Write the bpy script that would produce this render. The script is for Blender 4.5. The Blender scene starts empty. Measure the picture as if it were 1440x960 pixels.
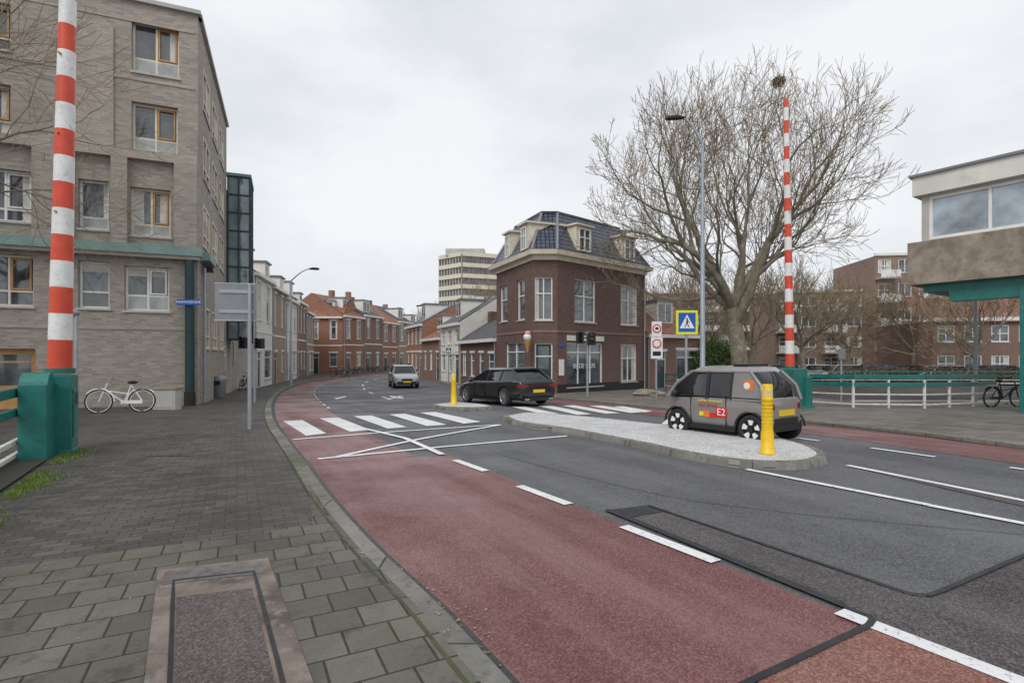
import bpy, bmesh, math, random
from mathutils import Vector, Matrix
random.seed(7)
F=760.0; H=1.7; HY=500.0; CX=720.0
sc=bpy.context.scene
def g(y):
    def k(v):
        t=min(1,max(0,(v-8)/32.0)); return -0.6*t*t*(3-2*t)
    if y<=8: return 0.0
    if y>=40: return -0.6
    a=math.floor(y/2.0)*2; t=(y-a)/2.0
    return k(a)*(1-t)+k(a+2)*t
def P(px,py,lift=0.0):
    Y=10.0
    for i in range(60): Y=(H-g(Y)-lift)*F/(py-HY)
    return Vector(((px-CX)/F*Y,Y))
def at(px,Y): return (px-CX)/F*Y
def zat(py,Y): return H-(py-HY)/F*Y
def V(x,y=None,z=0):
    return Vector((x[0],x[1],x[2] if len(x)>2 else 0)) if y is None else Vector((x,y,z))
Z=Vector((0,0,1))
# ---------------------------------------------------------------- materials
def nt(name):
    m=bpy.data.materials.new(name); m.use_nodes=True
    n=m.node_tree.nodes; l=m.node_tree.links
    return m,n,l,n['Principled BSDF']
def c4(c,k=1): return (min(1,c[0]*k),min(1,c[1]*k),min(1,c[2]*k),1)
def mixn(n,l,a,b,f,mode='MIX'):
    x=n.new('ShaderNodeMix'); x.data_type='RGBA'; x.blend_type=mode
    for s,v in ((x.inputs[6],a),(x.inputs[7],b)):
        if isinstance(v,tuple): s.default_value=v
        else: l.new(v,s)
    if isinstance(f,(int,float)): x.inputs[0].default_value=f
    else: l.new(f,x.inputs[0])
    return x.outputs[2]
def noise(n,l,co,scale,detail=4,rough=.55):
    x=n.new('ShaderNodeTexNoise'); x.inputs['Scale'].default_value=scale
    x.inputs['Detail'].default_value=detail; x.inputs['Roughness'].default_value=rough
    l.new(co,x.inputs['Vector']); return x.outputs['Fac']
def ramp(n,l,f,a,b):
    x=n.new('ShaderNodeMapRange'); x.inputs[1].default_value=a; x.inputs[2].default_value=b
    l.new(f,x.inputs[0]); return x.outputs[0]
def bump(n,l,h,bs,st,dist=.01):
    x=n.new('ShaderNodeBump'); x.inputs['Strength'].default_value=st; x.inputs['Distance'].default_value=dist
    l.new(h,x.inputs['Height']); l.new(x.outputs[0],bs.inputs['Normal']); return x
def M(name,col,rough=.6,metal=0,var=.2,scale=2.0,bm=0,bs=40,coat=0,dirt=None):
    m,n,l,p=nt(name); co=n.new('ShaderNodeTexCoord').outputs['Object']
    f=ramp(n,l,noise(n,l,co,scale,6),.3,.7)
    c=mixn(n,l,c4(col,1-var),c4(col,1+var),f)
    if dirt:
        d=ramp(n,l,noise(n,l,co,scale*2.7,8,.7),.52,.68); c=mixn(n,l,c,c4(dirt),d)
    l.new(c,p.inputs['Base Color']); p.inputs['Roughness'].default_value=rough; p.inputs['Metallic'].default_value=metal
    p.inputs['Coat Weight'].default_value=coat; p.inputs['Coat Roughness'].default_value=.06
    if bm: bump(n,l,noise(n,l,co,bs,4),p,bm)
    return m
def brickmat(name,c1,c2,mort,bw=.22,bh=.07,ms=.01,rot=0,coord='UV',rough=.85,var=.25,off=.5,bst=.5,big=.35,moss=None):
    m,n,l,p=nt(name); co=n.new('ShaderNodeTexCoord').outputs[coord]
    mp=n.new('ShaderNodeMapping'); mp.inputs['Rotation'].default_value=(0,0,rot); l.new(co,mp.inputs[0])
    b=n.new('ShaderNodeTexBrick'); l.new(mp.outputs[0],b.inputs['Vector'])
    b.offset=off; b.inputs['Color1'].default_value=c4(c1); b.inputs['Color2'].default_value=c4(c2); b.inputs['Mortar'].default_value=c4(mort)
    b.inputs['Scale'].default_value=1; b.inputs['Mortar Size'].default_value=ms; b.inputs['Brick Width'].default_value=bw; b.inputs['Row Height'].default_value=bh
    b.inputs['Mortar Smooth'].default_value=.3
    f=ramp(n,l,noise(n,l,co,big,7,.65),.3,.7)
    c=mixn(n,l,b.outputs['Color'],c4((1-var,)*3),f,'MULTIPLY')
    if moss:
        f3=ramp(n,l,noise(n,l,co,.45,8,.7),.47,.62); c=mixn(n,l,c,c4(moss),f3,'MULTIPLY')
        f4=ramp(n,l,noise(n,l,co,5,7,.75),.54,.66); c=mixn(n,l,c,c4((.58,.58,.53)),f4,'MULTIPLY')
    f2=ramp(n,l,noise(n,l,co,60,3,.6),.2,.8)
    c=mixn(n,l,c,c4((.66,.66,.66)),f2,'MULTIPLY')
    l.new(c,p.inputs['Base Color']); p.inputs['Roughness'].default_value=rough
    inv=n.new('ShaderNodeMath'); inv.operation='SUBTRACT'; inv.inputs[0].default_value=1; l.new(b.outputs['Fac'],inv.inputs[1])
    bump(n,l,inv.outputs[0],p,bst,.008)
    return m
def asphalt(name,col,speck,rough=.8,var=.25,wear=(.5,.5,.5),wf=.15,fine=170,big=.5):
    m,n,l,p=nt(name); co=n.new('ShaderNodeTexCoord').outputs['Object']
    v=n.new('ShaderNodeTexVoronoi'); v.inputs['Scale'].default_value=fine*.55; l.new(co,v.inputs['Vector'])
    s=ramp(n,l,v.outputs['Color'],.35,.95)
    c=mixn(n,l,c4(col),c4(speck),s)
    f=ramp(n,l,noise(n,l,co,big,7,.62),.32,.68)
    c=mixn(n,l,c,c4((1-var,)*3),f,'MULTIPLY')
    m1=n.new('ShaderNodeMapping'); m1.inputs['Rotation'].default_value=(0,0,math.radians(-29)); l.new(co,m1.inputs[0])
    mp=n.new('ShaderNodeMapping'); mp.inputs['Scale'].default_value=(1.3,.1,1); l.new(m1.outputs[0],mp.inputs[0])
    t=ramp(n,l,noise(n,l,mp.outputs[0],1.0,5,.6),.45,.75)
    k=n.new('ShaderNodeMath'); k.operation='MULTIPLY'; k.inputs[1].default_value=wf; l.new(t,k.inputs[0])
    c=mixn(n,l,c,c4(wear),k.outputs[0])
    f5=ramp(n,l,noise(n,l,co,4,8,.75),.58,.7); c=mixn(n,l,c,c4((.78,.78,.78)),f5,'MULTIPLY')
    l.new(c,p.inputs['Base Color'])
    r=n.new('ShaderNodeMapRange'); r.inputs[1].default_value=.3; r.inputs[2].default_value=.7; r.inputs[3].default_value=rough-.14; r.inputs[4].default_value=rough+.1
    l.new(f,r.inputs[0]); l.new(r.outputs[0],p.inputs['Roughness'])
    bump(n,l,v.outputs['Distance'],p,.5,.006)
    return m
def glassmat(name,base,ior=1.7,rough=.04,lo=.35,hi=1.6):
    m,n,l,p=nt(name); co=n.new('ShaderNodeTexCoord').outputs['UV']
    f=ramp(n,l,noise(n,l,co,.8,3),.35,.65)
    c=mixn(n,l,c4(base,lo),c4(base,hi),f)
    l.new(c,p.inputs['Base Color']); p.inputs['Roughness'].default_value=rough; p.inputs['IOR'].default_value=ior
    bump(n,l,noise(n,l,co,1.4,2),p,.12,.03)
    return m
def paintmat(name,col,under,lo=.56,hi=.66):
    m,n,l,p=nt(name); co=n.new('ShaderNodeTexCoord').outputs['Object']
    f=ramp(n,l,noise(n,l,co,26,8,.75),lo,hi)
    f2=ramp(n,l,noise(n,l,co,1.3,4,.6),.3,.75)
    c=mixn(n,l,c4(col),c4(col,.8),f2)
    c=mixn(n,l,c,c4(under),f); l.new(c,p.inputs['Base Color']); p.inputs['Roughness'].default_value=.65
    return m
m_road=asphalt('asphalt',(.07,.071,.077),(.205,.205,.215),.7,.28,(.19,.19,.195),.5)
m_red=asphalt('red_asphalt',(.14,.045,.043),(.32,.145,.135),.5,.32,(.36,.22,.21),.6)
m_red2=asphalt('red_asphalt_deck',(.18,.065,.05),(.4,.2,.16),.8,.28)
m_deck=asphalt('deck_asphalt',(.033,.028,.03),(.18,.145,.145),.78,.35)
m_ground=asphalt('ground_paving',(.12,.115,.105),(.19,.18,.17),.9,.3)
ROT=math.radians(-27)
m_pav=brickmat('dark_pavers',(.095,.083,.076),(.175,.155,.142),(.035,.036,.022),.21,.105,.005,ROT,'Object',.62,.42,.5,.6,.5,(.66,.68,.58))
m_tile=brickmat('concrete_tiles',(.14,.125,.105),(.225,.205,.175),(.04,.048,.02),.27,.27,.008,ROT,'Object',.7,.42,.5,.6,.7,(.66,.69,.5))
m_rpav=brickmat('grey_pavers',(.2,.182,.163),(.29,.265,.235),(.1,.09,.07),.3,.3,.008,ROT,'Object',.85,.3,.5,.5,.4,(.75,.75,.68))
m_kerb=brickmat('kerb_concrete',(.25,.235,.21),(.35,.33,.295),(.07,.07,.045),1.0,3.0,.01,0,'UV',.85,.4,0,.4,1.2,(.55,.58,.42))
m_line=paintmat('road_paint',(.82,.82,.82),(.16,.15,.15))
m_steel=M('joint_steel',(.035,.037,.042),.45,.5,.3,8,.3,80)
m_tar=M('tar_seam',(.035,.035,.037),.5,0,.3,8)
m_moss=M('moss_dirt',(.06,.065,.03),.9,0,.4,6)
m_rust=M('rusty_steel',(.2,.155,.13),.7,.2,.5,3,.9,60,dirt=(.27,.26,.24))
m_plate=asphalt('cover_plate',(.065,.05,.048),(.2,.16,.15),.75,.3)
m_shell=asphalt('white_shells',(.46,.46,.45),(.92,.92,.92),.85,.25,(.4,.4,.4),.1,110,1.5)
m_teal=M('teal_paint',(.012,.17,.145),.42,0,.22,3,.15,30,.2,dirt=(.02,.12,.1))
m_tealL=M('light_teal_band',(.2,.31,.28),.55,0,.15,2)
m_white=M('white_paint',(.8,.79,.75),.5,0,.1,2)
m_rail=M('white_rail',(.7,.7,.66),.5,0,.2,4,dirt=(.35,.33,.28))
m_cream=M('cream_frame',(.74,.66,.52),.5,0,.12,2)
m_wood=M('orange_wood',(.5,.27,.1),.5,0,.2,3)
m_redp=M('barrier_red',(.68,.075,.035),.4,0,.14,4,dirt=(.52,.07,.035))
m_whip=M('barrier_white',(.8,.8,.78),.4,0,.1,4,dirt=(.6,.59,.55))
m_lb=brickmat('grey_brick',(.56,.49,.415),(.37,.32,.275),(.48,.44,.39),.26,.085,.012,big=.18)
m_lb2=brickmat('beige_brick',(.65,.57,.48),(.51,.44,.37),(.48,.44,.39),.26,.085,.012,big=.18)
m_db=brickmat('dark_brick',(.17,.085,.07),(.26,.14,.115),(.22,.18,.16),.22,.07,.009,big=.2)
m_ob=brickmat('orange_brick',(.53,.22,.13),(.41,.17,.105),(.35,.26,.2),big=.2)
m_rb=brickmat('red_brown_brick',(.38,.2,.145),(.29,.155,.12),(.32,.26,.21),big=.2)
m_tb=brickmat('tan_brick',(.52,.4,.28),(.42,.32,.23),(.4,.33,.26),big=.2)
m_bb=brickmat('brown_brick',(.36,.215,.165),(.44,.28,.22),(.34,.3,.25),big=.2)
m_plas=M('plaster',(.74,.71,.65),.8,0,.12,.6,dirt=(.6,.57,.5))
m_conc=M('rough_concrete',(.3,.25,.195),.9,0,.35,2.5,.7,25,dirt=(.2,.165,.13))
m_concL=M('light_concrete',(.5,.48,.44),.85,0,.15,1)
m_quay=brickmat('quay_brick',(.12,.09,.065),(.18,.13,.1),(.1,.09,.07),.22,.07,.01)
def tiles(name,c,rough):
    m,n,l,p=nt(name); co=n.new('ShaderNodeTexCoord').outputs['UV']
    b=n.new('ShaderNodeTexBrick'); l.new(co,b.inputs['Vector']); b.inputs['Scale'].default_value=1
    b.inputs['Brick Width'].default_value=.24; b.inputs['Row Height'].default_value=.3; b.inputs['Mortar Size'].default_value=.035; b.inputs['Mortar Smooth'].default_value=1
    b.inputs['Color1'].default_value=c4(c,.75); b.inputs['Color2'].default_value=c4(c,1.35); b.inputs['Mortar'].default_value=c4(c,.3)
    b.offset=0
    l.new(b.outputs['Color'],p.inputs['Base Color']); p.inputs['Roughness'].default_value=rough
    inv=n.new('ShaderNodeMath'); inv.operation='SUBTRACT'; inv.inputs[0].default_value=1; l.new(b.outputs['Fac'],inv.inputs[1])
    bump(n,l,inv.outputs[0],p,1,.05)
    return m
m_rtile=tiles('glazed_roof_tiles',(.06,.07,.105),.25)
m_otile=tiles('clay_roof_tiles',(.33,.15,.09),.7)
m_gtile=tiles('grey_roof_tiles',(.1,.1,.11),.6)
m_lead=M('lead_sheet',(.24,.25,.27),.5,.3,.2,1)
m_glass=glassmat('window_glass',(.09,.105,.115),1.9)
m_glassb=glassmat('blue_window_glass',(.14,.2,.22),2.0,.03,.6)
m_glassc=glassmat('control_glass',(.28,.34,.38),2.1,.03,.4,1.6)  # pale base colour stands in for bright sky reflected in the panes
m_panel=M('panel_glass',(.42,.44,.42),.3,0,.3,2)
m_curt=M('curtain',(.6,.58,.53),.9,0,.25,1.5)
m_cglass=glassmat('car_glass',(.015,.017,.02),1.6,.03,.7)
m_black=M('black_plastic',(.02,.02,.021),.5,0,.2,6)
m_tyre=M('tyre_rubber',(.025,.025,.025),.85,0,.2,9,.2,60)
m_alu=M('alloy',(.5,.5,.51),.3,.8,.1,5)
m_galv=M('galvanised_steel',(.4,.42,.44),.45,.5,.12,4)
m_signback=M('sign_back',(.27,.29,.31),.5,.3,.1,2)
m_pole=M('grey_pole',(.34,.39,.43),.5,.3,.1,3)
m_dpole=M('dark_teal_pole',(.012,.045,.05),.45,0,.2,3)
m_yel=M('yellow_plastic',(.88,.55,.01),.45,0,.1,6,dirt=(.66,.42,.02))
m_blue=M('sign_blue',(.01,.1,.45),.4,0,.05,3)
m_lime=M('sign_lime',(.78,.82,.02),.4,0,.05,3)
m_sred=M('sign_red',(.65,.02,.02),.4,0,.05,3)
m_swh=M('sign_white',(.82,.82,.82),.4,0,.03,3)
m_blk=M('sign_black',(.015,.015,.015),.5,0,.05,3)
m_bark=M('bark',(.19,.165,.12),.9,0,.35,1.4,.8,14,dirt=(.34,.32,.25))
m_twig=M('twigs',(.25,.19,.125),.9,0,.3,1.5)
m_bikew=M('white_bike_paint',(.8,.8,.78),.35,0,.05,5)
m_plateY=M('plate_yellow',(.8,.55,.03),.4,0,.05,5)
m_tail=M('tail_light',(.4,.01,.01),.2,0,.1,9,coat=.5)
m_head=M('head_light',(.7,.7,.72),.12,.4,.1,9,coat=.6)
m_orange=M('orange_decal',(.85,.2,.02),.4,0,.05,9)
m_yeld=M('yellow_decal',(.88,.65,.03),.4,0,.05,9)
m_water=M('canal_water',(.03,.035,.025),.08,0,.2,.5,.25,2)
m_grass=M('grass_blades',(.17,.26,.04),.8,0,.4,5)
m_hedge=M('hedge_leaves',(.12,.08,.045),.9,0,.4,3)
m_green=M('ivy_leaves',(.08,.13,.035),.8,0,.4,3)
m_leaf=M('fallen_leaves',(.3,.24,.15),.9,0,.5,9)
m_nest=M('nest_sticks',(.09,.065,.045),.95,0,.3,20,.8,30)
m_skin=M('skin',(.5,.32,.24),.6,0,.05,9); m_coat=M('navy_coat',(.03,.04,.07),.8,0,.2,9); m_jean=M('jeans',(.06,.08,.13),.8,0,.2,9); m_coat2=M('brown_coat',(.18,.1,.06),.8,0,.2,9); m_hair=M('brown_hair',(.06,.035,.02),.7,0,.2,9)
# ---------------------------------------------------------------- mesh builder
class B:
    def __init__(s): s.v=[];s.f=[];s.m=[];s.s=[];s.mats=[]
    def mi(s,mat):
        if mat not in s.mats: s.mats.append(mat)
        return s.mats.index(mat)
    def add(s,vs,fs,mat,smooth=False):
        o=len(s.v); s.v.extend([tuple(v) for v in vs]); k=s.mi(mat)
        for f in fs: s.f.append(tuple(i+o for i in f)); s.m.append(k); s.s.append(smooth)
    def face(s,pts,mat,smooth=False): s.add(pts,[tuple(range(len(pts)))],mat,smooth)
    def obox(s,o,u,n,s0,s1,d0,d1,z0,z1,mat):
        o=V(o);u=V(u);n=V(n)
        vs=[o+u*a+n*b+Z*c for c in (z0,z1) for a,b in ((s0,d0),(s1,d0),(s1,d1),(s0,d1))]
        s.add(vs,[(0,1,2,3),(4,5,6,7),(0,1,5,4),(1,2,6,5),(2,3,7,6),(3,0,4,7)],mat)
    def box(s,x0,x1,y0,y1,z0,z1,mat): s.obox((0,0,0),(1,0,0),(0,1,0),x0,x1,y0,y1,z0,z1,mat)
    def tube(s,path,rad,seg,mat,caps=True,smooth=True):
        path=[Vector(p) for p in path]
        if not isinstance(rad,(list,tuple)): rad=[rad]*len(path)
        vs=[];N=len(path);ref=None
        for i,p in enumerate(path):
            d=(path[min(i+1,N-1)]-path[max(i-1,0)]).normalized()
            if ref is None: ref=Vector((1,0,0)) if abs(d.x)<.8 else Vector((0,1,0))
            a=d.cross(ref).normalized(); b=d.cross(a).normalized()
            for k in range(seg):
                t=2*math.pi*k/seg; vs.append(p+(a*math.cos(t)+b*math.sin(t))*rad[i])
        fs=[(i*seg+k,i*seg+(k+1)%seg,(i+1)*seg+(k+1)%seg,(i+1)*seg+k) for i in range(N-1) for k in range(seg)]
        s.add(vs,fs,mat,smooth)
        if caps:
            s.add(vs[:seg],[tuple(range(seg))],mat); s.add(vs[-seg:],[tuple(range(seg))],mat)
    def cyl(s,p0,p1,r0,mat,r1=None,seg=16,caps=True): s.tube([p0,p1],[r0,r0 if r1 is None else r1],seg,mat,caps)
    def lathe(s,c,ax,prof,seg,mat,smooth=True):
        c=V(c);ax=Vector(ax).normalized(); a=ax.orthogonal().normalized(); b=ax.cross(a)
        vs=[c+ax*h+(a*math.cos(2*math.pi*k/seg)+b*math.sin(2*math.pi*k/seg))*r for r,h in prof for k in range(seg)]
        fs=[(i*seg+k,i*seg+(k+1)%seg,(i+1)*seg+(k+1)%seg,(i+1)*seg+k) for i in range(len(prof)-1) for k in range(seg)]
        s.add(vs,fs,mat,smooth)
    def ball(s,c,r,mat,sc3=(1,1,1),seg=12):
        c=V(c); vs=[];fs=[];R=seg//2
        for i in range(R+1):
            th=math.pi*i/R
            for k in range(seg):
                ph=2*math.pi*k/seg
                vs.append(c+Vector((math.sin(th)*math.cos(ph)*sc3[0],math.sin(th)*math.sin(ph)*sc3[1],math.cos(th)*sc3[2]))*r)
        for i in range(R):
            for k in range(seg): fs.append((i*seg+k,i*seg+(k+1)%seg,(i+1)*seg+(k+1)%seg,(i+1)*seg+k))
        s.add(vs,fs,mat,True)
    def mesh(s,name,off=(0,0,0)):
        me=bpy.data.meshes.new(name); ox,oy,oz=off
        me.from_pydata([(x-ox,y-oy,z-oz) for x,y,z in s.v],[],s.f)
        for m in s.mats: me.materials.append(m)
        me.polygons.foreach_set('material_index',s.m); me.polygons.foreach_set('use_smooth',s.s)
        me.update()
        uvl=me.uv_layers.new(name='UVMap'); uv=[0.0]*(len(me.loops)*2); vv=me.vertices
        for p in me.polygons:
            n=p.normal
            if abs(n.z)>.98: t=Vector((1,0,0)); w=Vector((0,1,0))
            else:
                t=Vector((-n.y,n.x,0)).normalized(); w=n.cross(t)
                if w.z<0: w=-w
            for li in p.loop_indices:
                co=vv[me.loops[li].vertex_index].co; q=Vector((co.x+ox,co.y+oy,co.z+oz))
                uv[2*li]=q.dot(t); uv[2*li+1]=q.dot(w)
        uvl.data.foreach_set('uv',uv)
        return me
def link(o,parent=None):
    sc.collection.objects.link(o)
    if parent: o.parent=parent
    return o
class O:
    def __init__(s,name,mw=None): s.name=name; s.p={}; s.mw=mw; s.extra=[]
    def __getitem__(s,k):
        if k not in s.p: s.p[k]=B()
        return s.p[k]
    def done(s,bevel=0):
        vs=[v for b in s.p.values() for v in b.v]
        if s.mw is None:
            xs=[v[0] for v in vs]; ys=[v[1] for v in vs]; zs=[v[2] for v in vs]
            off=((min(xs)+max(xs))/2,(min(ys)+max(ys))/2,min(zs)); mw=Matrix.Translation(off)
        else: off=(0,0,0); mw=s.mw
        if len(s.p)==1 and not s.extra:
            r=link(bpy.data.objects.new(s.name,list(s.p.values())[0].mesh(s.name,off))); r.matrix_world=mw; bo=[r]
        else:
            r=link(bpy.data.objects.new(s.name,None)); r.matrix_world=mw; bo=[]
            for k,b in s.p.items(): bo.append(link(bpy.data.objects.new(k,b.mesh(k,off)),r))
            for e in s.extra: 
                e.parent=r
                if s.mw is None: e.location=Vector(e.location)-Vector(off)
        if bevel:
            for q in bo:
                md=q.modifiers.new('bevel','BEVEL'); md.width=bevel; md.segments=2; md.limit_method='ANGLE'
        s.root=r; return r
def text(body,loc,size,rotz,mat,name='lettering',align='CENTER',ext=.003):
    cu=bpy.data.curves.new(name,'FONT'); cu.body=body; cu.size=size; cu.align_x=align; cu.align_y='CENTER'; cu.extrude=ext
    o=bpy.data.objects.new(name,cu); cu.materials.append(mat); sc.collection.objects.link(o)
    o.location=loc; o.rotation_euler=(math.pi/2,0,rotz); return o
# ---------------------------------------------------------------- ground helpers
KN=list(range(8,42,2))
def sheet(name,pts,lift,mat,parent=None):
    bm=bmesh.new(); vs=[bm.verts.new((p[0],p[1],0)) for p in pts]
    bm.faces.new(vs); bmesh.ops.triangulate(bm,faces=bm.faces[:])
    ys=[p[1] for p in pts]
    for k in KN:
        if min(ys)<k<max(ys): bmesh.ops.bisect_plane(bm,geom=bm.verts[:]+bm.edges[:]+bm.faces[:],plane_co=(0,k,0),plane_no=(0,1,0),dist=1e-5)
    bmesh.ops.recalc_face_normals(bm,faces=bm.faces[:])
    for v in bm.verts: v.co.z=g(v.co.y)+lift
    for f in bm.faces:
        if f.normal.z<0: f.normal_flip()
    me=bpy.data.meshes.new(name); bm.to_mesh(me); bm.free(); me.materials.append(mat)
    return link(bpy.data.objects.new(name,me),parent)
def catmull(pts,n=6):
    pts=[Vector(p[:2]) for p in pts]; out=[]
    for i in range(len(pts)-1):
        a=pts[max(i-1,0)];b=pts[i];c=pts[i+1];d=pts[min(i+2,len(pts)-1)]
        for k in range(n):
            t=k/n; out.append(.5*((2*b)+(c-a)*t+(2*a-5*b+4*c-d)*t*t+(3*b-a-3*c+d)*t**3))
    out.append(pts[-1]); return out
def offs(pl,d):
    out=[]
    for i,p in enumerate(pl):
        t=(pl[min(i+1,len(pl)-1)]-pl[max(i-1,0)]).normalized(); out.append(p+Vector((-t.y,t.x))*d)
    return out
def strip(name,pl,d0,d1,lift,mat,parent=None):
    a=offs(pl,d0); b=offs(pl,d1); bb=B()
    vs=[];fs=[]
    for p,q in zip(a,b): vs+= [(p.x,p.y,g(p.y)+lift),(q.x,q.y,g(q.y)+lift)]
    for i in range(len(a)-1): fs.append((2*i,2*i+1,2*i+3,2*i+2))
    bb.add(vs,fs,mat); me=bb.mesh(name); return link(bpy.data.objects.new(name,me),parent)
def fine(pl,step=.5):
    out=[pl[0]]
    for a,b in zip(pl,pl[1:]):
        n=max(1,int((b-a).length/step))
        for k in range(1,n+1): out.append(a.lerp(b,k/n))
    return out
def kerb(name,pl,w,lift,mat):
    pl=fine(pl,1.0); a=pl; b=offs(pl,w); bb=B(); vs=[];fs=[]
    for p,q in zip(a,b):
        z=g(p.y); t=(q-p).normalized()*.02
        vs+=[(p.x,p.y,z-.1),(p.x,p.y,z+lift-.02),(p.x+t.x,p.y+t.y,z+lift),(q.x,q.y,z+lift),(q.x,q.y,z-.1)]
    for i in range(len(a)-1):
        for k in range(4): fs.append((5*i+k,5*i+k+1,5*i+5+k+1,5*i+5+k))
    bb.add(vs,fs,mat); return link(bpy.data.objects.new(name,bb.mesh(name)))
# ---------------------------------------------------------------- ground
def group(name): return link(bpy.data.objects.new(name,None))
gr=group('ground')
CNX,CN0,CN1=13.8,22.0,42.0
for r in ((-500,CNX,-60,900),(CNX,500,-60,CN0),(CNX,500,CN1,900),(90,500,CN0,CN1)):
    sheet('ground_sheet',[(r[0],r[2]),(r[1],r[2]),(r[1],r[3]),(r[0],r[3])],-.05,m_ground,gr)
LKp=[(612,862),(523,775),(463,705),(428,655),(403,622),(388,600),(382,580),(386,562),(400,549),(430,538),(480,530.5),(530,526),(600,520)]
LK=[Vector((7,-9.7)),Vector((2.4,-1.6)),P(700,960)]+[P(*p) for p in LKp]
LK=catmull(LK,6)
RKp=[(604,520),(608,527),(618,537),(650,546),(700,553),(780,561),(860,569),(940,577),(1035,586),(1130,596),(1280,612),(1440,632)]
RK=[P(*p) for p in RKp]+[Vector((12.2,3.2)),Vector((17.5,-9))]
RK=catmull(RK,6)
sheet('road',[*LK,*RK],0,m_road)
kerb('kerb',LK,.2,.104,m_kerb); kerb('kerb',RK,.2,.104,m_kerb)
lp=offs(LK,.15)
sheet('pavement',[*lp,(-14,100),(-40,100),(-60,60),(-60,-9.7)],.10,m_pav)
rp=offs(RK,.15)
sheet('pavement',[*rp,(60,-9),(60,21.9),(13.7,21.9),(13.7,70),(0,95)],.10,m_rpav)
nearT=[p for p in lp if p.y<7.0]
sheet('pavement_tiles',[*nearT,P(440,738,.1),P(330,757,.1),P(130,778,.1),P(0,797,.1),(-9,2.5),(-9,-6),(2,-6)],.105,m_tile)
strip('gutter',[p for p in LK if p.y<60],0,-.1,.0075,m_tar)
strip('moss_joint',[p for p in LK if p.y<30],.2,.225,.108,m_moss)
redL=[p for p in LK if p.y<8.6]
red=[*redL]+[P(440,645),P(636,641.5),P(800,707),P(1007,790),P(1400,948)]+[Vector((7.2,-4)),Vector((10.5,-9.7))]
sheet('cycle_lane',red,.004,m_red)
strip('cycle_lane',[p for p in LK if 8.0<p.y<75],0,-1.75,.005,m_red)
strip('cycle_lane',[p for p in RK if p.y<34],0,-1.75,.005,m_red)
deck=[(1226,874),(1215,866),(880,730),(852,718.5),(912,712),(935,718),(1265,832),(1285,838),(1300,840),(1325,833),(1440,783),(1620,714),(1750,690)]
deckw=[P(*p) for p in deck]+[Vector((18,-4)),Vector((5,-4))]+[P(1010,985)]
sheet('bridge_deck',deckw,.009,m_deck)
sheet('cycle_lane_deck',[P(1062,958),P(1226,878),P(1400,946),P(1700,1068),Vector((8,-4)),Vector((3.2,-4))],.012,m_red2)
jt=group('bridge_joint')
def pl(px,step=.5): return fine([P(*p) for p in px],step)
strip('joint_left',pl([(852,718.5),(1208,864),(1222,869),(1227,875),(1222,882),(1062,958),(900,1040)]),-.022,.022,.020,m_steel,jt)
strip('joint_left_frame',pl([(852,718.5),(1180,853)]),.022,.07,.017,m_steel,jt)
strip('joint_right',pl([(912,712),(1265,832),(1285,838),(1305,839.5),(1325,833),(1440,783),(1640,706)]),-.02,.02,.020,m_steel,jt)
sheet('joint_plate',[P(850,719),P(910,711.5),P(940,719),P(885,729)],.0145,m_steel,jt)
sheet('deck_strip',[P(1190,655),P(1215,652),P(1480,712),P(1480,722)],.008,m_plate)
ts=group('tar_seam')
strip('seam',catmull([P(705,640),P(900,690),P(1100,720),P(1440,752)],6),-.006,.006,.0085,m_tar,ts)
mk=group('road_marking')
def line(px,w,lift=.0145):
    strip('line',pl(px),-w/2,w/2,lift,m_line,mk)
line([(640,647.5),(683,663)],.13);line([(730,684),(800,710)],.13);line([(877,741),(1007,791)],.13)
line([(1180,862),(1400,948),(1650,1046)],.13,.017)
line([(1050,660.5),(1307,711)],.11);line([(1307,711.5),(1600,768)],.11)
line([(1192,655),(1600,737)],.11);line([(1225,630.5),(1315,643)],.11);line([(1420,658),(1520,672)],.11);line([(1120,616),(1152,620.5)],.11)
line([(412,618.5),(560,607),(703,597.5)],.12);line([(447,646),(620,629),(797,613.5)],.12)
line([(475,643),(590,618),(703,598)],.12,.0175);line([(500,600.5),(570,617),(622,640)],.12,.0205)
for q in ([(398,592.5),(425,591),(459,610),(430,613)],[(449,588.5),(476,587.5),(521,605),(492,607.5)],[(497,585.5),(522,584.5),(572,601),(545,603)],
          [(547,583),(570,582),(628,597.5),(600,599.5)],[(590,580.5),(612,579.5),(677,593.5),(652,596)],
          [(720,572.5),(738,572),(790,583),(770,584)],[(756,571),(774,570.4),(832,582.5),(812,583.5)],[(790,570.5),(808,570),(872,581),(852,582)],[(828,571),(846,570.5),(905,579.5),(886,580.8)],[(862,572),(876,571.5),(918,578.5),(904,580)]):
    sheet('zebra_bar',[P(*p) for p in q],.0135,m_line,mk)
def dash(poly,d,w,s0,s1,on,off_):
    L=0; pf=fine(poly,.25); cur=[]
    for a,b in zip(pf,pf[1:]):
        L+=(b-a).length
        if s0<L<s1 and (L-s0)%(on+off_)<on: cur.append(a)
        else:
            if len(cur)>1: strip('dash',cur,d-w/2,d+w/2,.013,m_line,mk)
            cur=[]
lf=[p for p in LK if 17.5<p.y<75]
dash(lf,-1.85,.1,0,60,1.0,1.0)
dash(lf,-5.0,.12,6,60,2.6,3.0)
for q in ([(470,560),(486,557),(487,558.2),(473,561.5)],[(548,556.5),(568,559),(566,560.5),(548,558)]): sheet('arrow',[P(*p) for p in q],.013,m_line,mk)
line([(545,562),(565,556.5)],.15)
line([(930,600),(945,588)],.15)
hb=group('access_hatch')
sheet('frame',[P(222,803,.1),P(377,786,.1),P(440,960,.1),P(470,1060,.1),P(190,1060,.1),P(203,960,.1)],.112,m_rust,hb)
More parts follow.
